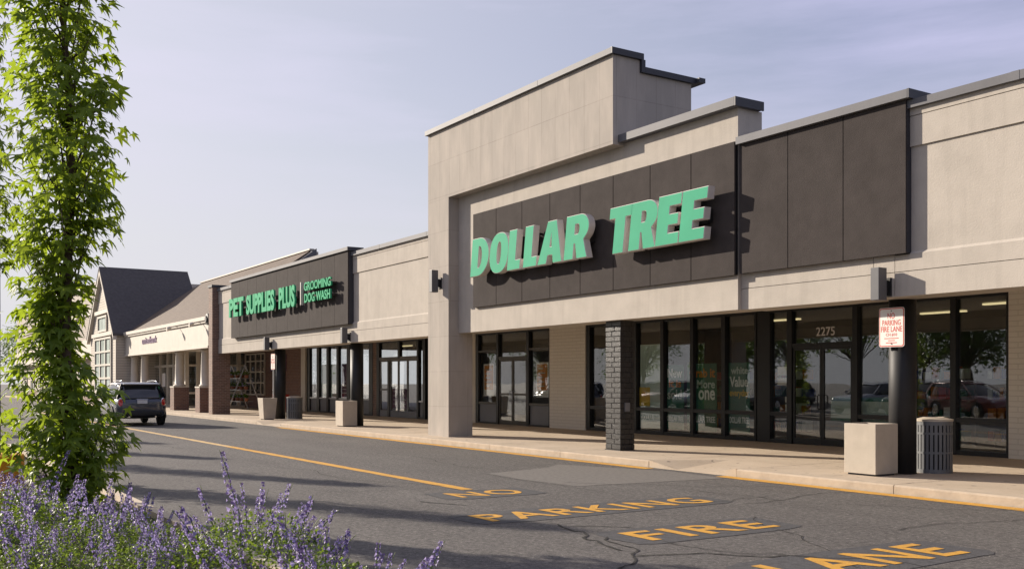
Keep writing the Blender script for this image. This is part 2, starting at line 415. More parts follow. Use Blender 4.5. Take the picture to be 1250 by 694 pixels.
wl.poly([p0 - n_, p1 - n_, p1 + n_, p0 + n_]); wl.build('painted_line', 'white_paint', road)
# lighter repair by the dropped kerb
pp = MB(); pp.poly([(-14.5, 8.8, .003), (-13.3, 8.72, .003), (-12.0, 8.85, .003), (-11.7, 11.62, .003), (-13.2, 11.7, .003), (-15.4, 10.9, .003), (-14.9, 10.3, .003)]); pp.build('asphalt_patch', 'asphalt_pale', road)
for s, x0, x1, y0, y1 in (('NO', -12.2, -11.62, 6.66, 7.74), ('PARKING', -10.02, -9.44, 5.80, 9.20), ('FIRE', -8.02, -7.46, 6.42, 8.22), ('LANE', -5.98, -5.37, 6.22, 8.40)):
    m_ = MB(); pts = []
    cx_, cy_ = (x0 + x1) / 2, (y0 + y1) / 2
    for k in range(28):
        a = 2 * math.pi * k / 28; ca, sa = math.cos(a), math.sin(a); e = .28
        pts.append((cx_ + ((x1 - x0) / 2 + .17 + rnd.uniform(-.02, .02)) * math.copysign(abs(ca) ** e, ca), cy_ + ((y1 - y0) / 2 + .26 + rnd.uniform(-.03, .03)) * math.copysign(abs(sa) ** e, sa), .004))
    m_.poly(pts); m_.build('blacked_out_patch', 'asphalt_black', road)
    v, f = text_verts(s, offset=.018, spacing=1.12); v = fit(v, y0, y1, 0, x1 - x0)
    for vv, ff in islands(v, f):
        b_ = MB(); b_.v = [(x1 - p.y, p.x, .008) for p in vv]; b_.f = ff; b_.m = [0] * len(ff)
        b_.build('painted_letter', 'yellow_paint', road)
# cracks
def crack(p, d, n, step, w, bend):
    m_ = MB(); pts = []; x, y = p; a = d; w *= 1.1; bend *= .7
    for i in range(n):
        pts.append((x, y)); a += rnd.gauss(0, bend); a += (d - a) * .25
        x += math.cos(a) * step; y += math.sin(a) * step
    for i in range(len(pts) - 1):
        (xa, ya), (xb, yb) = pts[i], pts[i + 1]
        nx, ny = -(yb - ya), xb - xa; l_ = math.hypot(nx, ny); 
        wa = w * (.4 + .9 * abs(math.sin(i * 1.3))) / l_; wb = w * (.4 + .9 * abs(math.sin((i + 1) * 1.3))) / l_
        if i == len(pts) - 2: wb = 0.0005
        m_.poly([(xa - nx * wa, ya - ny * wa, .006), (xa + nx * wa, ya + ny * wa, .006), (xb + nx * wb, yb + ny * wb, .006), (xb - nx * wb, yb - ny * wb, .006)])
    return m_.build('crack', 'crack', road)
for p, d, n, st, w, bd in (((-9.9, 5.5), 1.45, 34, .16, .006, .5), ((-14.6, 8.7), .05, 24, .16, .005, .35), ((-12.6, 9.0), .9, 30, .12, .006, .5), ((-8.9, 6.3), -.15, 16, .13, .014, .6), ((-8.7, 6.35), .6, 8, .1, .010, .8),
                           ((-7.4, 6.5), .35, 40, .12, .006, .5), ((-10.6, 9.9), .4, 40, .14, .006, .45), ((-9.1, 9.3), 1.2, 22, .12, .007, .5), ((-6.6, 9.0), 1.35, 26, .12, .006, .4), ((-6.9, 5.7), 1.1, 24, .1, .012, .6),
                           ((-13.5, 5.4), .7, 26, .13, .006, .5), ((-18, 6.0), .2, 30, .18, .006, .4), ((-11.6, 6.0), .6, 10, .09, .012, .7), ((-16, 8.5), 1.3, 18, .15, .005, .4), ((-6.3, 10.9), -.2, 30, .13, .006, .4), ((-8.2, 8.6), -.5, 22, .12, .005, .5), ((-7.9, 6.2), -1.2, 20, .1, .010, .6),
                           ((-5.2, 9.0), .35, 20, .13, .010, .2), ((-20, 9.3), .1, 26, .2, .006, .3), ((-26, 5.6), .4, 24, .2, .008, .4)):
    crack(p, d, n, st, w, bd)

S = .13
side = bpy.data.objects.new('sidewalk', None); C.objects.link(side); tag(side, kind='structure'); ORI[side.name] = (0, 0, 0)
RAMPS = [(-36.2, -33.6), (-14.0, -11.8)]
# slabs: joints every 3 m or so, fitted to the dropped kerbs
joints = []
x = -11.8
while x < 12: joints.append(x); x += 3.0
x = -14.0; n = 7
for i in range(1, n): joints.append(-14.0 - i * (33.6 - 14.0) / n)
joints += [-14.0, -33.6, -36.2]
x = -36.2
while x > -120: x -= 3.0; joints.append(x)
joints.sort()
for a, b_ in zip(joints[:-1], joints[1:]):
    ramp_ = any(abs(a - r0) < .01 for r0, r1 in RAMPS)
    y0 = 13.25 if ramp_ else 12.112
    g = .005
    box('paving_slab', 'sidewalk_concrete', side, a + g, b_ - g, y0 + g, 15.0 - g, .02, S, bevel=.006)
    box('paving_slab', 'sidewalk_concrete', side, a + g, b_ - g, 15.0 + g, 18.06, .02, S, bevel=.006)
    if ramp_:
        m_ = MB(); X4 = [a + g, a + .75, b_ - .75, b_ - g]; zf = [S, .012, .012, S]
        top0 = [(x_, 11.955, z_) for x_, z_ in zip(X4, zf)]; top1 = [(x_, 13.245, S) for x_ in X4]
        m_.loft([[(X4[0], 11.955, -.02)] + top0 + [(X4[3], 11.955, -.02)], [(X4[0], 13.245, -.02)] + top1 + [(X4[3], 13.245, -.02)]])
        m_.build('kerb_ramp', 'sidewalk_concrete', side)
    else:
        za = zb = S
        segs = [(a, b_, S, S)]
        if za < S: segs = [(a, a + .8, za, S), (a + .8, b_, S, S)]
        if zb < S: segs = [(a, b_ - .8, S, S), (b_ - .8, b_, S, zb)]
        for xa, xb, q0, q1 in segs:
            m_ = MB(); r_ = .025
            prof = lambda zt: [(11.95, -.03), (11.95, max(zt - r_, .0)), (11.957, zt - r_ * .3), (11.975, zt), (12.11, zt), (12.11, -.03)]
            m_.loft([[(xa + .006, y, z) for y, z in prof(q0)], [(xb - .006, y, z) for y, z in prof(q1)]])
            m_.build('kerbstone', 'kerb_concrete', side)

# ------------------------------------------------------------------ shared building bits
def pane(par, x0, x1, z0, z1, y=18.02): return box('pane', 'shop_glass', par, x0, x1, y, y + .006, z0, z1)
def interior(par, x0, x1, z1=3.3, depth=7, y=18.3, lights=()):
    box('shop_floor', 'interior', par, x0, x1, 18.075, y + depth, .02, S - .004)
    box('back_wall', 'interior', par, x0, x1, y + depth, y + depth + .1, .02, z1)
    box('shop_ceiling', 'interior', par, x0, x1, 18.09, y + depth, z1, z1 + .06)
    for lx, ly in lights:
        box('strip_light', 'tube_light', par, lx - .6, lx + .6, ly - .06, ly + .06, z1 - .06, z1 - .02)
def band_wall(par, x0, x1, yb, joints_=()):   # bands, wall and coping of the rendered parapet
    box('upper_band', 'stucco', par, x0, x1, yb - .03, yb + .4, 5.05, 5.495)
    box('upper_band', 'stucco', par, x0, x1, yb - .034, yb + .4, 5.505, 5.61)
    box('wall_panel', 'stucco', par, x0, x1, yb, yb + .4, 3.44, 5.05)
    m_ = MB(); m_.prism_x([(yb - .03, 3.215), (yb + .6, 3.215), (yb + .6, 3.50), (yb, 3.50), (yb - .03, 3.46)], x0, x1); m_.build('lower_band', 'stucco', par)
    box('lower_band', 'stucco', par, x0, x1, yb - .032, yb + .6, 2.84, 3.205)
    box('coping', 'coping', par, x0, x1, yb - .10, yb + .45, 5.61, 5.73)
    xj = x0 + 1.6
    while xj < x1 - .5: box('coping_joint', 'coping', par, xj, xj + .12, yb - .103, yb + .453, 5.607, 5.733); xj += 3.05

# ------------------------------------------------------------------ variety store (right)
vs = thing('variety_store', 'beige rendered shop with dark sign panels, raised parapet tower and black glazed front', 'shop', (-16, 15, 0))
# tower and pier
box('pier', 'tower_render', vs, -23.85, -22.72, 12.60, 13.32, S - .02, 6.37)
box('tower_wall', 'tower_render', vs, -23.85, -15.87, 12.60, 13.30, 6.372, 8.19)
box('tower_wall', 'tower_render', vs, -23.85, -15.872, 13.302, 14.73, 6.0, 7.93)
box('coping', 'coping', vs, -23.90, -15.82, 12.52, 13.30, 8.19, 8.31)
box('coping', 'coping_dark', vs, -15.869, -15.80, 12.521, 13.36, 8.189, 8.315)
box('coping', 'coping_dark', vs, -23.88, -15.80, 13.303, 13.40, 7.93, 8.19)
box('coping', 'coping_dark', vs, -23.88, -15.80, 13.403, 14.80, 7.93, 8.05)
box('coping', 'coping_dark', vs, -16.2, -15.70, 14.80, 14.98, 7.94, 8.04)
for xj in (-21.4, -18.6): box('coping_joint', 'coping', vs, xj, xj + .12, 12.517, 13.302, 8.187, 8.313)
# fascia
box('fascia', 'stucco', vs, -22.718, -12.70, 12.90, 13.50, 2.84, 6.42)
box('coping', 'coping', vs, -15.86, -12.63, 12.73, 13.42, 6.42, 6.57)
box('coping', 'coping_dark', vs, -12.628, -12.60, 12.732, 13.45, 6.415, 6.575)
seams = [-21.84, -20.72, -19.57, -18.42, -17.28, -16.14, -14.98, -13.82, -12.70]
for a, b_ in zip(seams[:-1], seams[1:]):
    box('sign_panel', 'dark_panel', vs, a + .010, b_ - .010, 12.82, 12.90, 3.45, 5.81)
box('panel_backing', 'black_frame', vs, -21.83, -12.70, 12.86, 12.898, 3.455, 5.805)
# right block
bs = [-12.64, -11.54, -10.41, -9.27]
for a, b_ in zip(bs[:-1], bs[1:]):
    box('sign_panel', 'dark_panel', vs, a + .008, b_ - .008, 12.88, 12.95, 3.47, 5.74)
box('block_wall', 'coping_dark', vs, -12.66, -9.275, 12.90, 13.45, 3.475, 5.735)
box('coping', 'coping', vs, -12.66, -9.20, 12.80, 13.40, 5.742, 5.87)
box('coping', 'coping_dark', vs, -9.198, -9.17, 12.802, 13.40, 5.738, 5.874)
for a, b_ in ((-12.698, -9.925), (-9.915, -9.545)):
    box('lower_band', 'stucco', vs, a, b_, 12.985, 13.6, 3.215, 3.60); box('lower_band', 'stucco', vs, a, b_, 12.983, 13.6, 2.84, 3.205)
band_wall(vs, -9.274, 8, 13.01)
box('lower_band', 'stucco', vs, -9.535, -9.276, 12.984, 13.6, 3.215, 3.46); box('lower_band', 'stucco', vs, -9.535, -9.276, 12.982, 13.6, 2.84, 3.205)
# canopy, unseen roof slab
box('canopy_soffit', 'soffit', vs, -34.0, 8, 13.50, 18.0, 3.27, 3.35)
box('unseen_roof_deck', 'roof_dark', vs, -34.0, 8, 13.6, 40, 3.60, 3.72)  # unseen slab behind the parapet, added to keep light out of canopy and interior
box('rear_fascia', 'soffit', vs, -22.7, 8, 13.60, 13.66, 2.86, 3.27)
# posts
box('post_base', 'black_brick', vs, -16.71, -16.19, 13.05, 13.45, S, S + .02)
# columns
c_ = MB().cyl((-9.83, 13.57), .205, S, 2.84, 40).build('column', 'column_black', vs)
for p in c_.data.polygons: p.use_smooth = abs(p.normal.z) < .5
# brick pillar with laid bricks
px0, px1, py0, py1 = -16.70, -16.20, 13.06, 13.44
pil = box('pillar', 'mortar_dark', vs, px0 + .012, px1 - .012, py0 + .012, py1 - .012, S + .02, 2.838)
def brick_mesh(lx, ly, lz):
    b_ = MB().box(-lx / 2, lx / 2, -ly / 2, ly / 2, -lz / 2, lz / 2); me = b_.mesh('brick', 'black_brick')
    bm = bmesh.new(); bm.from_mesh(me); bmesh.ops.bevel(bm, geom=bm.edges[:], offset=.006, segments=1, affect='EDGES'); bm.to_mesh(me); bm.free(); return me
rows = 25; rh = (2.835 - (S + .022)) / rows
bx_long = brick_mesh(.285, .10, rh - .012); bx_short = brick_mesh(.20, .10, rh - .012)
by_long = brick_mesh(.10, .27, rh - .012); by_short = brick_mesh(.10, .20, rh - .012)
o = ORI[vs.name]
for r_ in range(rows):
    z = S + .022 + (r_ + .5) * rh
    big, small = (.285, .20)
    order = (big, small) if r_ % 2 else (small, big)
    xx = px0
    for w_ in order:
        j = rnd.uniform(-.004, .004)
        link_mesh('brick', bx_long if w_ == big else bx_short, pil, (xx + w_ / 2 + .003 - o[0], py0 + .05 + j - o[1], z - o[2])); xx += w_ + .012
    yy = py0 + .105
    for w_ in ((.14, .12) if r_ % 2 else (.19, .07)):
        me = by_long
        link_mesh('brick', me, pil, (px1 - .05 + rnd.uniform(-.004, .004) - o[0], yy + w_ / 2 - o[1], z - o[2]), scale=(1, w_ / .27, 1)); yy += w_ + .012
box('electric_box', 'grey_panel', vs, px1 - .002, px1 + .03, 13.17, 13.29, .95, 1.13)
# --- shopfront units
def vbar(par, x0, x1, z0=S, z1=3.27, y0=17.93, y1=18.07, mat='black_frame'): return box('mullion', mat, par, x0, x1, y0, y1, z0, z1)
def hbar(par, x0, x1, z0, z1, y0=17.94, y1=18.065, mat='black_frame'): return box('transom', mat, par, x0, x1, y0, y1, z0, z1)
# unit 1 (bronze doors)
B = 'bronze_frame'
box('block_wall', 'white_trim', vs, -31.2, -30.36, 17.92, 18.2, S, 3.27)
for a, b_ in ((-30.36, -30.18), (-28.98, -28.85), (-27.12, -26.97), (-25.83, -25.75)): vbar(vs, a, b_)
for a, b_ in ((-30.18, -28.98), (-26.97, -25.83)):
    hbar(vs, a, b_, S, .19); box('spandrel_panel', 'grey_panel', vs, a, b_, 17.99, 18.03, .19, .80); hbar(vs, a, b_, .80, .88, mat=B); pane(vs, a, b_, .88, 2.60); hbar(vs, a, b_, 2.60, 2.67, mat=B); pane(vs, a, b_, 2.67, 3.2); hbar(vs, a, b_, 3.2, 3.27)
hbar(vs, -28.85, -27.12, 2.33, 2.42, mat=B); pane(vs, -28.85, -27.12, 2.42, 3.2); hbar(vs, -28.85, -27.12, 3.2, 3.27)
def door(par, x0, x1, z0, z1, mat, handle_x, mid=None, y=17.96, bot=.14):
    d = MB(); t_ = .055
    d.box(x0, x0 + t_, y, y + .045, z0, z1); d.box(x1 - t_, x1, y, y + .045, z0, z1)
    d.box(x0 + t_, x1 - t_, y + .002, y + .043, z0, z0 + bot); d.box(x0 + t_, x1 - t_, y + .002, y + .043, z1 - .07, z1)
    if mid: d.box(x0 + t_, x1 - t_, y + .003, y + .042, mid, mid + .07)
    D = d.build('door', mat, par)
    box('pane', 'shop_glass', D, x0 + t_, x1 - t_, y + .02, y + .026, z0 + bot, z1 - .07)
    if handle_x is not None:
        h = MB(); h.tube([(handle_x, y, .95), (handle_x, y - .06, .97), (handle_x, y - .06, 1.25), (handle_x, y, 1.27)], .014); h.build('handle', 'black_frame' if mat != B else 'steel', D)
    return D
door(vs, -28.84, -27.995, S + .01, 2.33, B, -28.06, mid=1.12); door(vs, -27.985, -27.13, S + .01, 2.33, B, -27.92, mid=1.12)
# white block wall, dressed black strip windows
box('block_wall', 'white_block', vs, -25.74, -23.87, 17.90, 18.2, S, 3.27)
vbar(vs, -23.86, -23.70)
for a, b_ in ((-21.69, -21.55), (-20.54, -20.41), (-19.37, -19.25), (-18.23, -18.10), (-17.12, -17.06), (-16.72, -16.62), (-16.10, -15.95), (-14.25, -14.12), (-13.02, -12.92), (-11.91, -11.79), (-10.75, -10.69)): vbar(vs, a, b_)
vbar(vs, -22.72, -22.60)
for a, b_ in ((-23.70, -22.72), (-22.60, -21.69), (-21.55, -20.54), (-20.41, -19.37), (-19.25, -18.23), (-18.10, -17.12), (-16.62, -16.10), (-14.12, -13.02), (-12.92, -11.91), (-11.79, -10.75)):
    hbar(vs, a, b_, S, .22); pane(vs, a, b_, .22, .77); hbar(vs, a, b_, .77, .86); pane(vs, a, b_, .86, 3.2); hbar(vs, a, b_, 3.2, 3.27)
box('infill_panel', 'black_frame', vs, -17.06, -16.72, 17.95, 18.05, S, 3.27)
hbar(vs, -15.95, -14.25, 2.36, 2.45); pane(vs, -15.95, -14.25, 2.45, 3.2); hbar(vs, -15.95, -14.25, 3.2, 3.27)
door(vs, -15.94, -15.105, S + .01, 2.36, 'black_frame', -15.17); door(vs, -15.095, -14.26, S + .01, 2.36, 'black_frame', -15.03)
box('block_wall', 'white_block', vs, -10.685, 8, 17.90, 18.2, S, 3.27)
interior(vs, -33.5, 6, lights=((-12.2, 20.5), (-11, 20.5), (-19, 21), (-14.8, 22)))
box('party_wall', 'interior_dark', vs, -25.0, -24.9, 18.21, 25, S, 3.3)
wall_text('street_number', '2275', vs, ['letter_return'], -15.30, -14.78, 2.60, 2.80, 18.008, .006, split=False, offset=.01)

# posters behind the glass
def poster(name, par, x0, x1, z0, z1, mat, y=18.06): return box(name, mat, par, x0, x1, y, y + .004, z0, z1)
def poster_text(par, s, x0, x1, z0, z1, mat, y=18.056): return wall_text('print', s, par, [mat], x0, x1, z0, z1, y, .002, split=False, offset=.025)
P = thing('window_poster', 'dark green poster reading new sold in the pane right of the black brick pillar', 'poster', (-20.1, 18.1, .9))
poster('sheet', P, -20.38, -19.72, .30, 2.02, 'poster_green', 18.042); poster_text(P, 'New', -20.36, -19.78, 1.68, 1.92, 'poster_white', 18.036); poster_text(P, 'it is', -20.30, -19.82, 1.42, 1.62, 'poster_orange', 18.036); poster_text(P, 'sold', -20.36, -19.80, 1.10, 1.36, 'poster_pale', 18.036); poster_text(P, 'DOLLAR TREE', -20.37, -19.74, .52, .66, 'poster_white', 18.036)
P = thing('window_poster', 'dark green poster with stacked words ending in one, third pane from the pillar', 'poster', (-18.9, 18.1, .9))
poster('sheet', P, -19.60, -18.50, .30, 2.04, 'poster_green', 18.042); poster_text(P, 'Grab it', -19.50, -18.56, 1.68, 1.92, 'poster_orange', 18.036); poster_text(P, 'More', -19.22, -18.56, 1.40, 1.62, 'poster_pale', 18.036); poster_text(P, 'one', -19.16, -18.56, 1.10, 1.36, 'poster_white', 18.036); poster_text(P, 'DOLLAR TREE', -19.50, -18.55, .52, .68, 'poster_white', 18.036)
P = thing('window_poster', 'dark green poster reading value everyday beside the black infill panel', 'poster', (-17.6, 18.1, .9))
poster('sheet', P, -18.08, -17.36, .30, 2.04, 'poster_green', 18.042); poster_text(P, 'white', -18.0, -17.42, 1.76, 1.94, 'poster_pale', 18.036); poster_text(P, 'Value', -18.04, -17.42, 1.44, 1.70, 'poster_white', 18.036); poster_text(P, 'everyday', -18.04, -17.40, 1.16, 1.38, 'poster_yellow', 18.036); poster_text(P, 'DOLLAR TREE', -18.04, -17.40, .54, .70, 'poster_white', 18.036)
P = thing('window_poster', 'pale poster with yellow patch directly right of the brick pillar', 'poster', (-21, 18.1, .9))
poster('sheet', P, -21.50, -20.62, .30, 2.6, 'poster_pale', 18.042); poster('yellow_patch', P, -21.52, -21.08, .90, 1.42, 'poster_yellow', 18.034); poster_text(P, 'DOLLAR TREE', -21.46, -20.66, .52, .66, 'poster_green', 18.036)
P = thing('window_notice', 'small white paper notices stacked on the glass left of the black doors', 'notice', (-16.3, 18.1, .9))
for z0, z1, x0, x1 in ((1.72, 1.92, -16.48, -16.20), (1.48, 1.66, -16.48, -16.20), (1.08, 1.22, -16.24, -16.13), (.88, 1.04, -16.24, -16.13)): poster('sheet', P, x0, x1, z0, z1, 'sign_white', 18.04)
P = thing('window_poster', 'white and green banner low in the right hand black door', 'poster', (-14.6, 18.1, .9))
poster('sheet', P, -14.98, -13.2, .72, 1.22, 'poster_pale', 18.12); poster('stripe', P, -14.98, -13.2, 1.14, 1.23, 'poster_green', 18.116); poster('stripe', P, -14.98, -13.2, .70, .76, 'poster_green', 18.116)
for lx0, lx1, lab in ((-30.02, -29.32, 'orange poster in the window left of the bronze framed doors'), (-26.72, -26.02, 'orange poster in the window right of the bronze framed doors')):
    P = thing('window_poster', lab, 'poster', ((lx0 + lx1) / 2, 18.1, .9), 'orange posters by the bronze doors')
    poster('border', P, lx0, lx1, 1.08, 2.20, 'sign_white', 18.06); poster('sheet', P, lx0 + .06, lx1 - .06, 1.30, 2.14, 'poster_orange', 18.054)
    for q in range(5): poster('print', P, lx0 + .14, lx1 - rnd.uniform(.14, .3), 1.42 + q * .14, 1.45 + q * .14, 'poster_pale', 18.05)
# shelving seen inside
for i, (x_, d_) in enumerate(((-20.5, 20.5), (-18.2, 20.3), (-13.6, 20.0), (-12.0, 20.4))):
    sh = thing('display_shelf', ['tall stocked shelf behind the new poster', 'stocked shelf behind the value poster', 'stocked shelf right of the black doors', 'stocked shelf in the far right shop window'][i], 'shelf', (x_, d_, S), 'shelves inside the shop')
    fr = MB(); fr.box(x_ - .7, x_ + .7, d_ + .35, d_ + .4, S, 1.9)
    for k in range(4): fr.box(x_ - .7, x_ + .7, d_, d_ + .35, S + .12 + k * .45, S + .15 + k * .45)
    fr.build('frame', 'interior', sh)
    for k in range(4):
        xx = x_ - .68
        while xx < x_ + .55:
            w_ = rnd.uniform(.08, .2); box('packet', rnd.choice(['red_plastic', 'blue_plastic', 'poster_white', 'poster_orange', 'poster_green']), sh, xx, xx + w_, d_ + .05, d_ + .3, S + .151 + k * .45, S + .151 + k * .45 + rnd.uniform(.15, .28)); xx += w_ + .03

# ------------------------------------------------------------------ big green letters
def glyph(ch, w):
    t = .345; arc = lambda cx_, cy_, rx, ry, a0, a1, n=14: [(cx_ + rx * math.cos(R(a0 + (a1 - a0) * i / n)), cy_ + ry * math.sin(R(a0 + (a1 - a0) * i / n))) for i in range(n + 1)]
    if ch == 'D': return [[(0, 0)] + arc(.42 * w, .5, .58 * w, .5, -90, 90) + [(0, 1)], [(t, .2)] + arc(.44 * w, .5, .56 * w - t, .3, -90, 90) + [(t, .8)]]
    if ch == 'O': 
        s_ = lambda rx, ry: [(w / 2 + rx * math.copysign(abs(math.cos(a)) ** .85, math.cos(a)), .5 + ry * math.copysign(abs(math.sin(a)) ** .85, math.sin(a))) for a in [2 * math.pi * i / 32 for i in range(32)]]
        return [s_(w / 2, .515), s_(w / 2 - t, .30)]
    if ch == 'L': return [[(0, 0), (w, 0), (w, .22), (t, .22), (t, 1), (0, 1)]]
    if ch == 'A': return [[(0, 0), (t, 0), (t + .05, .2), (w - t - .05, .2), (w - t, 0), (w, 0), (.68 * w, 1), (.32 * w, 1)], [(t + .10, .38), (w - t - .10, .38), (w / 2, .78)]]
    if ch == 'R': return [[(0, 0), (t, 0), (t, .36), (.46 * w, .36), (w - t * 1.08, 0), (w, 0), (.80 * w, .42)] + arc(.60 * w, .70, .40 * w, .30, -52, 90) + [(0, 1)], [(t, .55)] + arc(.52 * w, .68, .46 * w - t * .95, .13, -90, 90) + [(t, .81)]]
    if ch == 'T': return [[(w / 2 - t / 2, 0), (w / 2 + t / 2, 0), (w / 2 + t / 2, .78), (w, .78), (w, 1), (0, 1), (0, .78), (w / 2 - t / 2, .78)]]
    if ch == 'E': return [[(0, 0), (w, 0), (w, .21), (t, .21), (t, .40), (w * .92, .40), (w * .92, .60), (t, .60), (t, .79), (w, .79), (w, 1), (0, 1)]]
sg = thing('store_sign', 'large slanted green channel letters on dark panels of the nearer shop', 'sign', (-17.2, 12.8, 4.1))
LH = .90
for ch, x0, x1 in (('D', -21.45, -20.64), ('O', -20.58, -19.76), ('L', -19.74, -19.22), ('L', -19.06, -18.54), ('A', -18.46, -17.56), ('R', -17.46, -16.66), ('T', -15.96, -15.28), ('R', -15.28, -14.50), ('E', -14.48, -13.86), ('E', -13.82, -13.18)):
    z0 = 4.18 if x1 < -16.3 else 4.14
    w = (x1 - x0) / LH; sh_ = .14
    cu = bpy.data.curves.new('tmp', 'CURVE'); cu.dimensions = '2D'; cu.fill_mode = 'BOTH'; cu.extrude = .073; cu.bevel_depth = .012; cu.bevel_resolution = 0; cu.offset = .004
    for pl in glyph(ch, w):
        sp = cu.splines.new('POLY'); sp.points.add(len(pl) - 1); sp.use_cyclic_u = True
        for i, (a, b_) in enumerate(pl): sp.points[i].co = ((a + sh_ * b_) * LH, b_ * LH, 0, 1)
    me = curve_mesh(cu); bpy.data.curves.remove(cu)
    q = MB(); q.v = [(x0 + v.co.x, 12.515 + .085 - v.co.z, z0 + v.co.y) for v in me.vertices]; q.f = [tuple(p.vertices) for p in me.polygons]
    q.m = [0 if abs(p.normal.z) > .8 else 1 for p in me.polygons]; bpy.data.meshes.remove(me)
    ob = q.build('letter', ['letter_green', 'letter_return'], sg)
    xm = (x0 + x1) / 2 + .06
    for zz in (z0 + .15, z0 + .72): box('standoff', 'black_frame', ob, xm - .02, xm + .02, 12.686, 12.819, zz, zz + .05)
rw = MB(); rw.box(-21.2, -16.75, 12.70, 12.819, z0 + .36, z0 + .58); rw.build('raceway', 'black_frame', sg)
rw = MB(); rw.box(-15.75, -13.25, 12.70, 12.819, z0 + .30, z0 + .56); rw.build('raceway', 'black_frame', sg)

# ------------------------------------------------------------------ pet shop (middle)
ps = thing('pet_shop', 'beige rendered shop with slatted dark sign board and black round columns', 'shop', (-35, 15, 0))
band_wall(ps, -44.55, -23.852, 13.0)
bx_ = [-42.12, -40.97, -39.9, -38.78, -37.57, -36.47, -35.28, -34.18, -33.08, -31.94, -30.82, -29.72]
for a, b_ in zip(bx_[:-1], bx_[1:]): box('sign_panel', 'dark_panel', ps, a + .006, b_ - .006, 12.80, 12.90, 3.43, 5.78)
box('board_backing', 'coping_dark', ps, -42.13, -29.715, 12.83, 13.45, 3.435, 5.775)
box('coping', 'coping', ps, -42.16, -29.67, 12.74, 13.30, 5.78, 5.89)
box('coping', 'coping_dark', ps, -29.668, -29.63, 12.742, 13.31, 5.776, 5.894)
box('canopy_soffit', 'soffit', ps, -57, -34.002, 13.60, 18.0, 3.27, 3.35)
box('unseen_roof_deck', 'roof_dark', ps, -57, -34.002, 13.6, 40, 3.60, 3.72)  # same unseen slab, added to block light over the pet shop
box('rear_fascia', 'soffit', ps, -44.5, -23.86, 13.60, 13.66, 2.86, 3.27)
for cx_ in (-30.42, -37.80):
    c_ = MB().cyl((cx_, 13.42), .215, S, 2.84, 32).build('column', 'column_black', ps)
    for p in c_.data.polygons: p.use_smooth = abs(p.normal.z) < .5
box('brick_pier', 'brown_brick', ps, -45.12, -44.57, 12.70, 13.50, S, 5.80)
box('pier_cap', 'coping_dark', ps, -45.16, -44.50, 12.66, 13.54, 5.80, 5.90)
box('brick_wall', 'red_brick', ps, -56.5, -47.28, 17.95, 18.2, S, 3.27)
box('pilaster', 'white_trim', ps, -47.27, -46.69, 17.85, 18.2, S, 3.27)
for a, b_ in ((-46.68, -46.32), (-45.40, -45.10), (-44.17, -43.92), (-42.96, -42.73), (-41.78, -41.45), (-39.40, -39.02), (-38.62, -38.38), (-34.91, -34.77), (-34.40, -34.2)): vbar(ps, a, b_)
for a, b_ in ((-46.32, -45.40), (-45.10, -44.17), (-43.92, -42.96), (-42.73, -41.78), (-41.45, -39.40), (-34.77, -34.40)):
    hbar(ps, a, b_, S, .20); box('spandrel_pane', 'grey_panel', ps, a, b_, 18.0, 18.03, .20, .78); hbar(ps, a, b_, .78, .84, mat='steel'); pane(ps, a, b_, .84, 3.2); hbar(ps, a, b_, 3.2, 3.27)
box('infill_panel', 'brown_brick', ps, -39.02, -38.62, 17.95, 18.15, S, 3.27)
G = 'grey_panel'
vbar(ps, -36.6, -36.44, 2.5, 3.27)
hbar(ps, -38.38, -34.91, 2.48, 2.60, mat=G); pane(ps, -38.38, -36.6, 2.60, 3.2); pane(ps, -36.44, -34.91, 2.60, 3.2); hbar(ps, -38.38, -34.91, 3.2, 3.27)
door(ps, -38.36, -37.56, S + .01, 2.48, G, None, mid=1.22, bot=.26); vbar(ps, -37.55, -37.36, S, 2.48)
door(ps, -37.35, -36.60, S + .01, 2.48, G, None, bot=.26); door(ps, -36.59, -35.78, S + .01, 2.48, G, -36.5, bot=.26); door(ps, -35.77, -34.92, S + .01, 2.48, G, -35.7, bot=.26)
interior(ps, -47.2, -33.6, lights=((-42, 21), (-37, 21)))
# white framed window behind the rack
for a in (-56.2, -55.3, -54.4, -53.5, -52.9): box('window_bar', 'white_trim', ps, a - .05, a + .05, 17.88, 17.949, .9, 3.1)
for z_ in (.85, 1.5, 2.1, 2.7, 3.1): box('window_bar', 'white_trim', ps, -56.25, -52.85, 17.885, 17.948, z_, z_ + .07)
box('window_pane', 'car_glass', ps, -56.2, -52.9, 17.93, 17.947, .9, 3.1)
def hang_sign():
    s_ = thing('welcome_sign', 'purple welcome sign on the brick wall beside the white framed window', 'sign', (-51, 17.9, 2.2))
    box('board', 'purple', s_, -51.9, -49.6, 17.88, 17.946, 2.15, 3.0); wall_text('print', 'welcome', s_, ['pale_print'], -51.7, -49.8, 2.3, 2.62, 17.872, .006, split=False)
hang_sign()
for x0, x1, m_, lab in ((-45.0, -44.3, 'poster_pale', 'pale green poster in the second tall pane of the pet shop'), (-43.85, -43.05, 'poster_pale', 'pale green poster in the third tall pane of the pet shop'), (-42.6, -41.9, 'purple', 'purple poster in the pane left of the nearer pet shop column'), (-37.3, -36.7, 'purple', 'purple poster low on the sliding pet shop door'), (-36.5, -35.9, 'purple', 'purple poster on the middle pet shop door')):
    P = thing('window_poster', lab, 'poster', ((x0 + x1) / 2, 18.1, .9), 'posters in the pet shop windows')
    z0, z1 = (.9, 2.4) if 'pane' in lab else (.5, 1.3)
    poster('sheet', P, x0, x1, z0, z1, m_, 18.042)
    for q in range(4): poster('print', P, x0 + .1, x1 - rnd.uniform(.1, .3), z0 + .15 + q * .17, z0 + .2 + q * .17, 'pale_print', 18.036)

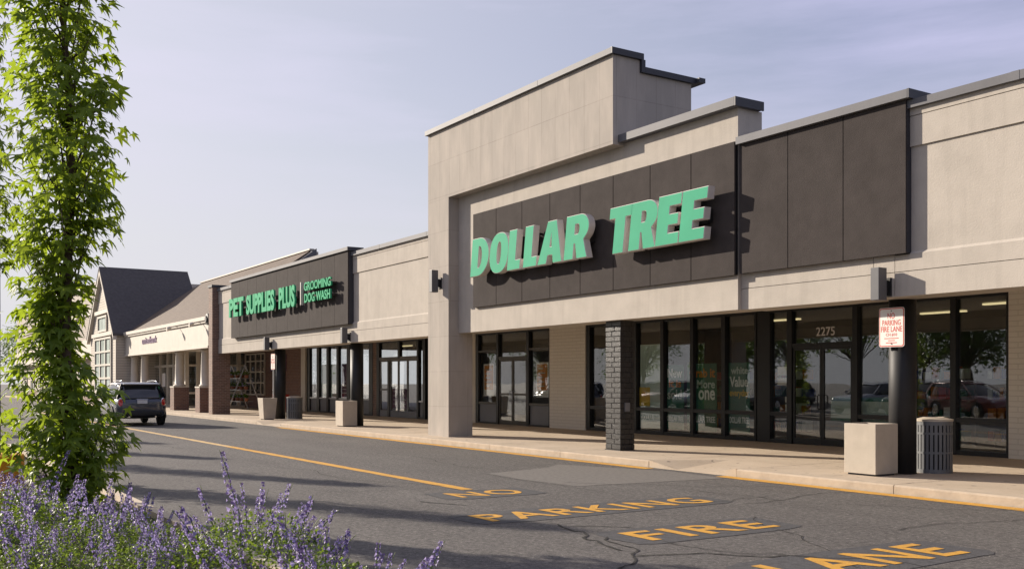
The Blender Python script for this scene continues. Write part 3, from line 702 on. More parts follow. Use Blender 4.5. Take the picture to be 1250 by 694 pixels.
sg2 = thing('store_sign', 'small green condensed letters on the slatted dark board of the pet shop', 'sign', (-36, 12.8, 4.2))
def psp(s, x0, x1, z0, z1, off, dep, yf):
    for ob in wall_text('letter', s, sg2, ['letter_green2'], x0, x1, z0, z1, yf, dep, offset=off, spacing=1.0): pass
psp('PET', -41.55, -39.60, 4.26, 5.02, .045, .07, 12.53)
psp('SUPPLIES', -39.25, -35.95, 4.24, 5.02, .045, .07, 12.53)
psp('PLUS', -35.45, -33.80, 4.23, 5.02, .045, .07, 12.53)
psp('GROOMING', -32.95, -30.55, 4.71, 5.01, .026, .06, 12.55)
psp('DOG WASH', -32.92, -30.60, 4.30, 4.62, .026, .06, 12.55)
box('divider_bar', 'letter_return', sg2, -33.33, -33.28, 12.56, 12.66, 4.26, 5.05)
for a, b_, z_ in ((-41.5, -33.9, 4.55), (-32.9, -30.6, 4.80), (-32.9, -30.6, 4.42)): box('raceway', 'dark_panel', sg2, a, b_, 12.602, 12.799, z_, z_ + .06)

# ------------------------------------------------------------------ bank and gabled building (left)
bk = thing('bank_building', 'cream fronted bank with white columns on brick bases and brown shingle roof', 'bank', (-55, 15, 0))
box('fascia', 'white_trim', bk, -63.8, -45.9, 12.90, 13.60, 3.24, 4.30)
box('fascia_trim', 'white_trim', bk, -63.8, -45.85, 12.82, 13.60, 4.30, 4.40); box('fascia_trim', 'white_trim', bk, -63.8, -45.82, 12.76, 13.60, 4.403, 4.58); box('fascia_trim', 'white_trim', bk, -63.8, -45.87, 12.86, 13.60, 3.14, 3.238)
box('porch_ceiling', 'white_trim', bk, -63.8, -45.9, 13.602, 18, 3.30, 3.38)
for cx_ in (-47.72, -52.5, -60.3, -63.0):
    cy_ = 13.28
    box('column_base', 'red_brick', bk, cx_ - .38, cx_ + .38, cy_ - .38, cy_ + .38, S, 1.30)
    box('base_cap', 'white_trim', bk, cx_ - .40, cx_ + .40, cy_ - .40, cy_ + .40, 1.30, 1.36)
    c_ = MB(); ring = lambda r_, z: [(cx_ + r_ * math.cos(2 * math.pi * i / 24), cy_ + r_ * math.sin(2 * math.pi * i / 24), z) for i in range(24)]
    c_.loft([ring(.30, 1.36), ring(.30, 1.42), ring(.235, 1.48), ring(.225, 2.0), ring(.195, 3.0), ring(.25, 3.06), ring(.25, 3.14)]); c_ = c_.build('column', 'white_trim', bk)
    for p in c_.data.polygons: p.use_smooth = abs(p.normal.z) < .5
# glazed entrance
for a in (-64.6, -62.4, -60.6, -59.2, -57.6, -56.6): box('mullion', 'white_trim', bk, a - .12, a + .12, 14.6, 14.8, S, 3.3)
for z_ in (S, 2.45): box('transom', 'white_trim', bk, -64.6, -56.5, 14.62, 14.78, z_, z_ + .14)
box('pane', 'shop_glass', bk, -64.5, -56.6, 14.70, 14.71, .27, 3.3)
for z_ in (.8, 1.5): box('transom', 'white_trim', bk, -59.2, -57.6, 14.63, 14.77, z_, z_ + .08)
box('notice', 'sign_white', bk, -62.0, -61.2, 14.65, 14.66, 1.3, 2.1); box('notice', 'poster_green', bk, -58.9, -58.0, 14.65, 14.66, 1.6, 2.2); box('notice', 'red_plastic', bk, -59.0, -58.0, 14.65, 14.66, .9, 1.4)
for y_ in (15.3, 16.4, 17.6): box('mullion', 'white_trim', bk, -56.58, -56.42, y_ - .1, y_ + .1, S, 3.3)
for z_ in (S, .9, 2.45): box('transom', 'white_trim', bk, -56.56, -56.44, 14.81, 17.94, z_, z_ + .12)
box('pane', 'shop_glass', bk, -56.53, -56.52, 14.81, 17.94, .25, 3.3)
box('back_wall', 'interior', bk, -64.5, -56.7, 17.95, 18.1, S, 3.3)
# roof
rf = MB(); rf.poly([(-66, 13.0, 4.585), (-45.9, 13.0, 4.585), (-46.6, 18.1, 8.05), (-66, 18.1, 8.05)]); rf.poly([(-66, 13.0, 4.50), (-66, 18.1, 7.95), (-46.6, 18.1, 7.95), (-45.9, 13.0, 4.50)])
rf.poly([(-45.9, 13.0, 4.50), (-46.6, 18.1, 7.95), (-46.6, 18.1, 8.05), (-45.9, 13.0, 4.585)])
rfo = rf.build('roof', 'roof_brown', bk)
box('ridge_cap', 'white_trim', rfo, -66, -46.5, 18.0, 18.25, 8.05, 8.12)
ge = MB(); ge.loft([[(-46.55, 16.9, 7.1), (-46.55, 18.3, 8.12), (-46.55, 18.3, 7.1)], [(-46.3, 16.9, 7.1), (-46.3, 18.3, 8.12), (-46.3, 18.3, 7.1)]]); ge.build('gable_end', 'coping', rfo)
box('rear_wall', 'siding', bk, -66, -46.6, 18.3, 18.5, 3.73, 8.0)
# sign on bank
bs_ = thing('bank_sign', 'small plum lettering on the cream fascia above the columns', 'sign', (-58, 12.88, 3.7))
wall_text('letter', 'unitedbank', bs_, ['purple'], -59.2, -55.7, 3.72, 4.10, 12.872, .03, offset=.01)
for lx in (-47.0, -51.2):
    l_ = thing('floodlight', 'small arm mounted floodlight on the cream fascia ' + ('nearest the brick pier' if lx > -50 else 'above the second column'), 'lamp', (lx, 12.85, 4.4))
    q = MB(); q.tube([(lx, 12.90, 4.36), (lx, 12.62, 4.34), (lx, 12.42, 4.28)], .02); q.build('arm', 'white_trim', l_)
    q = MB(); q.loft([[(lx + r_ * math.cos(2 * math.pi * i / 12), y_, z0 + r_ * math.sin(2 * math.pi * i / 12)) for i in range(12)] for r_, y_, z0 in ((.04, 12.55, 4.30), (.09, 12.46, 4.27), (.11, 12.32, 4.20))]); q.build('head', 'white_trim', l_)
ho = thing('alarm_horn', 'round dark horn box at the end of the cream fascia against the brick pier', 'horn', (-45.5, 12.8, 4.3))
q = MB(); q.loft([[(-45.52 + r_ * math.cos(2 * math.pi * i / 20), y_, 4.42 + r_ * math.sin(2 * math.pi * i / 20)) for i in range(20)] for r_, y_ in ((.26, 12.86), (.26, 12.72), (.16, 12.70), (.14, 12.66))]); q.build('horn', 'column_black', ho); box('housing', 'column_black', ho, -45.79, -45.25, 12.87, 12.98, 4.05, 4.8)

gb = thing('gabled_building', 'tall cream gabled wing with steep black roof and big white framed window', 'building', (-68, 15, 0))
gx0, gx1, gxa, gz0, gza = -72.3, -63.9, -68.1, 4.62, 8.78
gw = MB(); gw.loft([[(gx0, 12.4, S), (gx1, 12.4, S), (gx1, 12.4, gz0), (gxa, 12.4, gza), (gx0, 12.4, gz0)], [(gx0, 17.7, S), (gx1, 17.7, S), (gx1, 17.7, gz0), (gxa, 17.7, gza), (gx0, 17.7, gz0)]]); gw.build('wall', 'siding', gb)
r1 = MB(); 
for sx, ex in ((1, gx1 + .25), (-1, gx0 - .25)):
    ez = gz0 - .25 * (gza - gz0) / (gx1 - gxa)
    a = [(gxa, 12.15, gza + .02), (ex, 12.15, ez + .02), (ex, 12.15, ez + .17), (gxa, 12.15, gza + .20)]
    r1.loft([a, [(x, 17.75, z) for x, y, z in a]])
r1.build('roof', 'roof_dark', gb)
for sx, ex in ((1, gx1 + .2), (-1, gx0 - .2)):
    q = MB(); ez = gz0 - .2 * (gza - gz0) / (gx1 - gxa); d_ = -.28
    q.loft([[(gxa, 12.17, gza + .01), (ex, 12.17, ez + .01), (ex, 12.17, ez + d_), (gxa, 12.17, gza + d_)], [(gxa, 12.39, gza + .01), (ex, 12.39, ez + .01), (ex, 12.39, ez + d_), (gxa, 12.39, gza + d_)]]); q.build('bargeboard', 'white_trim', gb)
def sash(par, x0, x1, z0, z1, y, nx, nz):
    f_ = box('window', 'car_glass', par, x0, x1, y - .02, y - .002, z0, z1)
    for i in range(nx + 1):
        xx = x0 + (x1 - x0) * i / nx; box('glazing_bar', 'white_trim', f_, xx - .07, xx + .07, y - .10, y - .021, z0 - .06, z1 + .06)
    for i in range(nz + 1):
        zz = z0 + (z1 - z0) * i / nz; box('glazing_bar', 'white_trim', f_, x0 - .06, x1 + .06, y - .095, y - .022, zz - .06, zz + .06)
    # hanging vertical blinds
    for i in range(int((x1 - x0) / .45)): box('blind', 'poster_pale', f_, x0 + .12 + i * .45, x0 + .36 + i * .45, y - .0215, y - .0205, z0 + .05, z1 - .05)
sash(gb, -70.4, -65.2, .98, 4.35, 12.4, 3, 4); sash(gb, -69.4, -66.6, 4.85, 5.75, 12.4, 1, 1)
for x0, x1, z_ in ((-71.2, -64.6, 4.48), (-70.1, -65.9, 5.92)): box('window_head', 'white_trim', gb, x0, x1, 12.24, 12.399, z_, z_ + .24)
box('base_course', 'red_brick', gb, gx0 - .02, gx1 + .02, 12.3, 12.398, S, .70)
box('corner_board', 'white_trim', gb, gx1 - .18, gx1 + .03, 12.36, 12.399, .7, gz0 - .2)

lw = thing('shingled_wing', 'tall beige shingled wall with white band left of the gabled wing', 'building', (-90, 15, 0))
box('wall', 'wall_shingle', lw, -121, -72.5, 13.2, 25, 4.65, 8.4); box('parapet_trim', 'white_trim', lw, -121.1, -72.5, 13.05, 25.1, 8.4, 8.6); box('fascia', 'white_trim', lw, -121, -72.5, 13.0, 13.9, 3.3, 4.64); box('band', 'white_trim', lw, -121, -72.5, 13.1, 13.198, 6.4, 6.7)
box('shop_wall', 'siding', lw, -121, -72.5, 13.6, 25, S, 3.29); box('base_course', 'red_brick', lw, -121, -72.5, 13.3, 13.598, S, .75)
for i in range(8): sash(lw, -118 + i * 5.6, -115.6 + i * 5.6, .95, 2.7, 13.6, 2, 2)
wall_text('letter', 'bistro', lw, ['purple'], -82, -78.6, 3.7, 4.2, 12.97, .02, split=False) if False else None

# ------------------------------------------------------------------ wall lamps
def lamp(x, z0, z1, yw, lab):
    l_ = thing('wall_lamp', lab, 'wall lamp', (x, yw, z0), 'box lamps on the shop fronts')
    box('housing', 'lamp_grey', l_, x - .075, x + .075, yw - .29, yw - .10, z0, z1, bevel=.006)
    box('bracket', 'column_black', l_, x - .05, x + .05, yw - .10, yw - .03, (z0 + z1) / 2 - .14, (z0 + z1) / 2 + .06); box('back_plate', 'column_black', l_, x - .09, x + .09, yw - .03, yw - .001, (z0 + z1) / 2 - .18, (z0 + z1) / 2 + .10)
lamp(-23.17, 3.92, 4.50, 12.60, 'grey box wall lamp high on the pale tower pier')
lamp(-9.68, 2.79, 3.28, 12.983, 'grey box wall lamp above the red and white parking sign')
lamp(-29.98, 2.82, 3.31, 12.968, 'grey box wall lamp above the nearer pet shop column')
lamp(-37.5, 2.80, 3.29, 12.968, 'grey box wall lamp above the farther pet shop column')

# ------------------------------------------------------------------ parking signs
def park_sign(x, yf, z0, lab, post=False):
    s_ = thing('parking_sign', lab, 'sign', (x, yf, S if post else z0), 'no parking signs')
    w, h = .457, .61
    def rr(x0, x1, z0, z1, r_, y0, y1):
        pts = []
        for cx_, cz_, a0 in ((x1 - r_, z1 - r_, 0), (x0 + r_, z1 - r_, 90), (x0 + r_, z0 + r_, 180), (x1 - r_, z0 + r_, 270)):
            for k in range(5): a = R(a0 + k * 22.5); pts.append((cx_ + r_ * math.cos(a), cz_ + r_ * math.sin(a)))
        return MB().loft([[(a, y0, b_) for a, b_ in pts], [(a, y1, b_) for a, b_ in pts]])
    x0, x1 = x - w / 2, x + w / 2; z1 = z0 + h
    rr(x0, x1, z0, z1, .04, yf, yf + .004).build('plate', 'sign_white', s_)
    rr(x0 + .008, x1 - .008, z0 + .008, z1 - .008, .035, yf - .002, yf - .0005).build('border', 'sign_red', s_)
    rr(x0 + .022, x1 - .022, z0 + .022, z1 - .022, .028, yf - .004, yf - .0022).build('face', 'sign_white', s_)
    for t, a, b_, c_, d_, of in (('NO', -.07, .06, .44, .53, .012), ('PARKING', -.165, .165, .335, .42, .012), ('FIRE LANE', -.19, .19, .235, .32, .012), ('CH #10', -.10, .10, .165, .215, .008)):
        wall_text('print', t, s_, ['sign_red'], x + a, x + b_, z0 + c_, z0 + d_, yf - .0055, .001, split=False, offset=of)
    for k, wd in enumerate((.13, .06, .10)): box('print', 'sign_red', s_, x - wd, x + wd, yf - .0052, yf - .0042, z0 + .128 - k * .034, z0 + .140 - k * .034)
    for zz in (z0 + .05, z1 - .05): MB().tube([(x, yf - .012, zz), (x, yf - .004, zz)], .009, 8).build('bolt', 'column_black', s_)
    if post: box('post', 'steel', s_, x - .03, x + .03, yf + .0045, yf + .045, S, z1 - .02)
    else: box('bracket', 'steel', s_, x - .06, x + .06, yf + .0045, yf + .06, z0 + .25, z0 + .29)
park_sign(-9.83, 13.30, 2.10, 'red and white no parking fire lane sign fixed to the nearest black column')
park_sign(-37.85, 13.15, 2.06, 'no parking sign on a steel post by the farthest black column', True)

# ------------------------------------------------------------------ planters
def planter(x0, x1, y0, y1, h, lab, taper=0):
    p_ = thing('planter', lab, 'planter', ((x0 + x1) / 2, (y0 + y1) / 2, S), 'square concrete planters')
    t = .06; z1 = S + .03 + h; q = MB(); T = taper
    outer0 = [(x0 + T, y0 + T, S + .03), (x1 - T, y0 + T, S + .03), (x1 - T, y1 - T, S + .03), (x0 + T, y1 - T, S + .03)]
    outer1 = [(x0, y0, z1), (x1, y0, z1), (x1, y1, z1), (x0, y1, z1)]; inn1 = [(x0 + t, y0 + t, z1), (x1 - t, y0 + t, z1), (x1 - t, y1 - t, z1), (x0 + t, y1 - t, z1)]; inn0 = [(a, b_, z1 - .12) for a, b_, _ in inn1]
    q.loft([outer0, outer1, inn1, inn0], cap=False); q.poly(outer0[::-1]); q.build('body', 'planter', p_, bevel=.006)
    box('plinth', 'coping_dark', p_, x0 + T + .04, x1 - T - .04, y0 + T + .04, y1 - T - .04, S, S + .03)
    box('soil', 'soil', p_, x0 + t, x1 - t, y0 + t, y1 - t, z1 - .14, z1 - .10)
planter(-10.26, -9.68, 12.72, 13.25, .76, 'beige concrete planter beside the nearest black column')
planter(-30.45, -29.85, 12.68, 13.18, .80, 'beige concrete planter against the middle black column')
planter(-37.60, -36.98, 12.45, 13.02, .80, 'tapered beige planter by the farthest black column', .06)

# ------------------------------------------------------------------ litter bins
def bin_(x, y, r_, h, lab):
    b_ = thing('litter_bin', lab, 'litter bin', (x, y, S), 'slatted grey bins by the columns')
    n = 26
    for k in range(n):
        a0 = 2 * math.pi * (k + .14) / n; a1 = 2 * math.pi * (k + .80) / n
        q = MB(); pr = [(math.cos(a), math.sin(a)) for a in (a0, (a0 + a1) / 2, a1)]
        ring = lambda z: [(x + r_ * c, y + r_ * s_, z) for c, s_ in pr] + [(x + (r_ - .014) * c, y + (r_ - .014) * s_, z) for c, s_ in reversed(pr)]
        q.loft([ring(S + .03), ring(S + h - .05)]); q.build('slat', 'bin_grey', b_)
    for z0, z1 in ((S, S + .06), (S + h * .36, S + h * .40), (S + h * .72, S + h * .76), (S + h - .09, S + h - .03)):
        q = MB(); m_ = 36; rg = lambda rr, z: [(x + rr * math.cos(2 * math.pi * i / m_), y + rr * math.sin(2 * math.pi * i / m_), z) for i in range(m_)]
        q.loft([rg(r_ - .02, z0), rg(r_ + .004, z0), rg(r_ + .004, z1), rg(r_ - .02, z1), rg(r_ - .02, z0)], cap=False); q.build('hoop', 'bin_grey', b_)
    MB().cyl((x, y), r_ - .035, S + .02, S + h - .06, 32).build('liner', 'rubber_black', b_)
    q = MB(); rg = lambda rr, z: [(x + rr * math.cos(2 * math.pi * i / 36), y + rr * math.sin(2 * math.pi * i / 36), z) for i in range(36)]
    q.loft([rg(r_ + .012, S + h - .03), rg(r_ + .012, S + h), rg(r_ * .55, S + h + .035), rg(r_ * .5, S + h - .02)], cap=False); q.build('lid', 'planter', b_)
bin_(-9.68, 14.15, .275, .84, 'slatted grey litter bin right of the nearest black column')
bin_(-37.2, 13.78, .31, .86, 'slatted grey litter bin right of the farthest black column')

# ------------------------------------------------------------------ plant rack by the brick wall
rk = thing('plant_rack', 'grey A-frame plant rack with potted flowers by the brick wall', 'rack', (-51.5, 16.2, S))
for xs in (-53.6, -51.3):
    for dx in (-1, 1):
        q = MB(); q.tube([(xs + dx * .95 + .1, 15.7 + (0 if dx < 0 else 1.2), S), (xs + .1, 16.3, 2.45)], .035, 6); q.build('leg', 'steel', rk)
for z_ in (.55, 1.15, 1.75): 
    q = MB(); q.box(-54.2, -50.8, 15.9, 16.6, z_, z_ + .03); q.build('shelf', 'steel', rk)
for i in range(15):
    z_ = (.58, 1.18, 1.78)[i % 3]; xx = -54 + (i // 3) * .75 + rnd.uniform(0, .2); yy = 16.25
    pt = thing('potted_plant', ['low shelf', 'middle shelf', 'top shelf'][i % 3] + ' potted plant, number %s from the brick pier end' % ['five', 'four', 'three', 'two', 'one'][i // 3], 'plant', (xx, yy, z_), 'potted plants on the rack')
    pt['label'] = '%s potted plant on the %s shelf of the grey rack, %s' % (['leafy', 'leafy', 'flowering'][i % 3], ['bottom', 'middle', 'top'][i % 3], ['leftmost', 'second from the left', 'in the middle', 'second from the right', 'rightmost'][i // 3])
    MB().cyl((xx, yy), .09, z_, z_ + .16, 12, .12).build('pot', 'pots', pt)
    q = MB()
    for k in range(60):
        d = Vector((rnd.gauss(0, 1), rnd.gauss(0, 1), abs(rnd.gauss(0, .8)))).normalized() * rnd.uniform(.05, .24); c_ = Vector((xx, yy, z_ + .2)) + d
        u = Vector((rnd.gauss(0, 1), rnd.gauss(0, 1), rnd.gauss(0, .5))).normalized() * .06; w_ = u.cross(Vector((rnd.gauss(0, 1), rnd.gauss(0, 1), 1))).normalized() * .03
        q.poly([c_ - u, c_ + w_, c_ + u, c_ - w_], rnd.choice([0, 0, 0, 1 if i % 2 else 0]))
    q.build('foliage', ['tree_leaf', 'mint_flower'], pt)
rb = thing('red_crate', 'red plastic crate on the pavement behind the farthest planter', 'crate', (-46.6, 16.6, S))
box('base', 'red_plastic', rb, -47.0, -46.3, 16.3, 16.9, S, S + .05); 
for a in ((-47.0, -46.3, 16.3, 16.34), (-47.0, -46.3, 16.86, 16.9), (-47.0, -46.96, 16.341, 16.859), (-46.34, -46.3, 16.341, 16.859)): box('side', 'red_plastic', rb, *a, S + .051, S + .85)

# ------------------------------------------------------------------ cars
def smooth_mesh(q, name, mats, par, lvl=2):
    ob = q.build(name, mats, par, smooth=True); md = ob.modifiers.new('sub', 'SUBSURF'); md.levels = lvl; md.render_levels = lvl; return ob
def make_car(label, paint, roofm, loc, rz, group=None):
    c = thing('parked_car', label, 'car', loc, group, rz)
    if rz == 0: ORI[c.name] = (0, 0, 0)
    st = [(0.00, .50, .78, .66), (.03, .40, .93, .80), (.16, .30, 1.00, .875), (.55, .24, 1.01, .905), (1.3, .22, 1.01, .91), (2.2, .22, .99, .91), (2.95, .22, .98, .905), (3.5, .24, .95, .885), (3.95, .27, .86, .83), (4.2, .34, .74, .72), (4.28, .42, .62, .58)]
    rings = []
    for x, zb, zt, hw in st:
        d = zt - zb; half = [(hw * .80, zb), (hw * .95, zb + .10 * d), (hw, zb + .32 * d), (hw * .995, zb + .60 * d), (hw * .965, zb + .86 * d), (hw * .90, zt - .01), (hw * .70, zt + .015)]
        rings.append([(x, y, z) for y, z in half] + [(x, -y, z) for y, z in reversed(half)])
    q = MB().loft(rings); body = smooth_mesh(q, 'body', [paint], c)
    # cabin of dark glass
    cab = [(.10, .845, 1.0), (.20, .80, 1.20), (.42, .70, 1.49)]
    lower = [(.07, .83), (3.02, .80)]; 
    q = MB(); R0 = []
    for z, xr, xf, hw in ((.97, .06, 3.08, .85), (1.02, .08, 2.98, .84), (1.25, .18, 2.62, .77), (1.44, .29, 2.30, .70), (1.50, .34, 2.16, .665)):
        pts = []
        for k in range(7): t = -1 + 2 * k / 6; pts.append((xr + .06 * t * t, hw * t * (1 - .02 * (abs(t) == 1)), z))
        for k in range(1, 5): pts.append((xr + (xf - xr) * k / 5, hw * (1.0 + .015 * math.sin(math.pi * k / 5)), z))
        for k in range(7): t = 1 - 2 * k / 6; pts.append((xf - .25 * t * t, hw * t * .97, z))
        for k in range(1, 5): pts.append((xf + (xr - xf) * k / 5, -hw * (1.0 + .015 * math.sin(math.pi * k / 5)), z))
        R0.append(pts)
    q.loft(R0); cabn = q.build('windows', ['car_glass'], c, smooth=True)
    for p in cabn.data.polygons: p.use_smooth = len(p.vertices) == 4
    # roof
    q = MB(); Rr = []
    for z, gx, hw in ((1.475, 0, .70), (1.515, .01, .695), (1.545, .10, .60), (1.555, .35, .35)):
        xr, xf = .27 + gx, 2.24 - gx
        Rr.append([(xr + .05 * t * t, hw * t, z) for t in [-1 + 2 * k / 6 for k in range(7)]] + [(xf - .12 * t * t, hw * t, z) for t in [1 - 2 * k / 6 for k in range(7)]])
    q.loft(Rr); q.build('roof', [roofm], c, smooth=True)
    for s_ in (-1, 1):
        for xa, xb, ha, wd in ((.09, .28, 0, .10), (1.20, 1.20, 0, .08), (2.98, 2.22, 0, .07)):
            za, zb = 1.0, 1.50; ya, yb = .853, .685
            a = [(xa - wd / 2, s_ * ya, za), (xa + wd / 2, s_ * (ya + .004), za), (xb + wd / 2, s_ * (yb + .004), zb), (xb - wd / 2, s_ * yb, zb)]
            q = MB(); q.loft([a, [(x, y - s_ * .03, z) for x, y, z in a]]); q.build('window_pillar', [paint if roofm == paint else 'rubber_black'], c)
    for s_ in (-1, 1):
        q = MB(); q.tube([(.45, s_ * .60, 1.54), (.55, s_ * .60, 1.60), (1.2, s_ * .61, 1.62), (1.9, s_ * .60, 1.60), (2.0, s_ * .60, 1.53)], .018, 6); q.build('roof_rail', ['chrome'], c, smooth=True)
        q = MB(); q.loft([[(2.62 + a * .10, s_ * (.86 + b_ * .22), 1.02 + d_ * .15) for a, d_ in ((0, .1), (.6, 0), (1, .4), (.8, 1), (.1, .9))] for b_ in (.15, .5, 1)]); smooth_mesh(q, 'mirror', ['rubber_black'], c, 1)
        # rear lamp: chrome ring and red lens
        for r_, xo, mt, nm in ((1.0, -.005, 'chrome', 'lamp_ring'), (.82, -.028, 'tail_red', 'tail_light')):
            q = MB(); prof = []
            for dx, k in ((.12, 1.0), (.03 + xo, 1.0), (.0 + xo, .8)):
                prof.append([(dx + .05 * (max(0, math.cos(2 * math.pi * i / 16) )), s_ * (.735 + .095 * r_ * k * math.cos(2 * math.pi * i / 16)), .845 + .165 * r_ * k * math.sin(2 * math.pi * i / 16)) for i in range(16)])
            q.loft(prof); q.build(nm, [mt], c, smooth=False)
        q = MB(); q.box(4.02, 4.20, s_ * .60 - .1, s_ * .60 + .1, .66, .80); smooth_mesh(q, 'headlight', ['chrome'], c, 2)
        for xw in (.78, 3.42):
            w = MB(); cy_ = s_ * .80; rg = lambda r_, yy: [(xw + r_ * math.cos(2 * math.pi * i / 28), yy, .335 + r_ * math.sin(2 * math.pi * i / 28)) for i in range(28)]
            yo = s_ * .925; yi = s_ * .70
            w.loft([rg(.22, yo - s_ * .01), rg(.30, yo), rg(.33, yo - s_ * .02), rg(.335, (yo + yi) / 2), rg(.33, yi + s_ * .02), rg(.22, yi)], cap=True); W = w.build('wheel', ['tyre'], c)
            w = MB(); w.loft([rg(.225, yo - s_ * .005), rg(.20, yo + s_ * .002), rg(.18, yo - s_ * .03), rg(.05, yo - s_ * .015)], cap=True); w.build('rim', ['chrome'], W)
            a_ = MB(); ar = []
            for i in range(17):
                a = math.pi * (i / 16) * 1.10 - .05 * math.pi
                ar.append([(xw + r_ * math.cos(a), yy, .335 + r_ * math.sin(a)) for r_, yy in ((.35, s_ * .86), (.35, s_ * .922), (.41, s_ * .922), (.425, s_ * .86))])
            a_.loft(ar); a_.build('wheel_arch', ['rubber_black'], c)
        h_ = MB(); h_.box(1.45, 1.63, s_ * .905, s_ * .93, .90, .93); h_.build('door_handle', ['chrome'], c)
    q = MB(); rings = []
    for x, hw, z0, z1 in ((.10, .80, .30, .60), (-.015, .76, .32, .58), (-.05, .66, .36, .55)): rings.append([(x, -hw, z0), (x, hw, z0), (x, hw, z1), (x, -hw, z1)])
    q.loft(rings); smooth_mesh(q, 'rear_bumper', ['rubber_black'], c, 2)
    q = MB(); q.box(-.03, .02, -.17, .17, .80, .93); q.build('number_plate', ['plate_white'], c)
    q = MB(); q.tube([(-.012, -.20, .955), (-.012, .20, .955)], .014, 6); q.build('tailgate_handle', ['chrome'], c)
    q = MB(); q.box(.10, .30, -.60, .60, 1.485, 1.51); q.build('spoiler', [roofm], c, bevel=.01)
    for s_ in (-.45, .45): q = MB(); q.tube([(-.06, s_, .33), (.1, s_, .33)], .035, 10); q.build('exhaust_pipe', ['chrome'], c)
    return c
car0 = make_car('dark navy hatchback with white roof driving away in front of the bank', 'paint_navy', 'car_white', (-37.0, 8.06, 0), R(180))
# the lot behind the photographer, seen in the shop windows
cars = [make_car('dark red car parked in the lot opposite the black doors', 'paint_red', 'paint_red', (-27, -4, 0), R(20), 'cars parked in the lot'),
        make_car('silver car parked in the middle of the lot', 'paint_silver', 'paint_silver', (-33, -9, 0), R(90), 'cars parked in the lot'),
        make_car('black car parked in the middle of the lot', 'paint_black', 'paint_black', (-39, -9, 0), R(90), 'cars parked in the lot')]
for k, (src, x, y, a, lab) in enumerate(((1, -24.5, -9, 90, 'silver car at the near end of the parked row'), (2, -30.2, -9.2, 90, 'black car parked third from the near end'), (1, -45, -9, 90, 'silver car parked past the black ones'), (0, -48, -9, 90, 'dark red car parked in the far row'),
                                     (2, -54, -9, -90, 'black car parked nose out in the far row'), (1, -60, -9, 90, 'silver car at the far end of the row'), (1, -20, -15, 90, 'silver car parked in the second row'), (2, -28, -15.5, 90, 'black car parked in the second row'), (0, -36, -15.3, -90, 'dark red car parked in the second row'), (1, -66, -15, 90, 'silver car parked far off in the second row'))):
    n = copy_tree(cars[src]); n.location = (x, y, 0); n.rotation_euler.z = R(a); n['label'] = lab; n['group'] = 'cars parked in the lot'

# ------------------------------------------------------------------ trees
def leaf_mesh(name, mat, s, curl=.25, simple=False):
    q = MB()
    lobes = [(-105, .62), (-52, .92), (0, 1.05), (52, .92), (105, .62)]
    pts = [(-.02, -.05)]
    for i, (a, l_) in enumerate(lobes):
        if i: va = (a + lobes[i - 1][0]) / 2; pts.append((.38 * math.sin(R(va)), .38 * math.cos(R(va))))
        if not simple:
            for da, k in ((-12, .62), (0, 1), (12, .62)): pts.append((l_ * k * math.sin(R(a + da)), l_ * k * math.cos(R(a + da))))
        else: pts.append((l_ * math.sin(R(a)), l_ * math.cos(R(a))))
    pts.append((.02, -.05))
    z = lambda x, y: -curl * (x * x + y * y) + .05 * abs(x)
    V = [(x * s, y * s, z(x, y) * s) for x, y in pts]; c0 = (0, .12 * s, .02 * s)
    q.v = [c0] + V; 
    for i in range(1, len(V)): q.f.append((0, i, i + 1)); q.m.append(0)
    me = bpy.data.meshes.new(name); me.from_pydata(q.v, [], q.f); me.materials.append(MATS[mat]); return me, q
leaf_me, leaf_q = leaf_mesh('leaf', 'gum_leaf', .140)
leaf_me2, leaf_q2 = leaf_mesh('leaf', 'gum_leaf', .116, .45)
_, leaf_s = leaf_mesh('leaf', 'tree_leaf', .15, .3, True)

def leaf_matrix(p, out, size, rg):
    droop = rg.uniform(.15, 1.1)
    d = (out.normalized() + Vector((rg.gauss(0, .45), rg.gauss(0, .45), -droop + rg.gauss(0, .25)))).normalized()
    up = Vector((rg.gauss(0, .45), rg.gauss(0, .45), 1)) + out * .5
    x = d.cross(up).normalized(); z = x.cross(d).normalized()
    return Matrix(((x.x * size, d.x * size, z.x * size, p.x), (x.y * size, d.y * size, z.y * size, p.y), (x.z * size, d.z * size, z.z * size, p.z), (0, 0, 0, 1)))
def bake(mats_, src):
    vs_ = []; fs = []
    for M_ in mats_:
        n = len(vs_); vs_ += [tuple(M_ @ Vector(v)) for v in src.v]; fs += [tuple(n + i for i in f) for f in src.f]
    return vs_, fs
def stuff_mesh(name, parts, mat, par):
    vs_ = []; fs = []
    for v, f in parts:
        n = len(vs_); vs_ += v; fs += [tuple(n + i for i in q) for q in f]
    me = bpy.data.meshes.new(name); me.from_pydata(vs_, [], fs); me.materials.append(MATS[mat])
    ob = bpy.data.objects.new(name, me); C.objects.link(ob); ob.parent = par; ob['kind'] = 'stuff'; return ob
def prof_r(z, tab):
    for (a, ra), (b_, rb_) in zip(tab[:-1], tab[1:]):
        if a <= z <= b_: return ra + (rb_ - ra) * (z - a) / (b_ - a)
    return tab[-1][1]
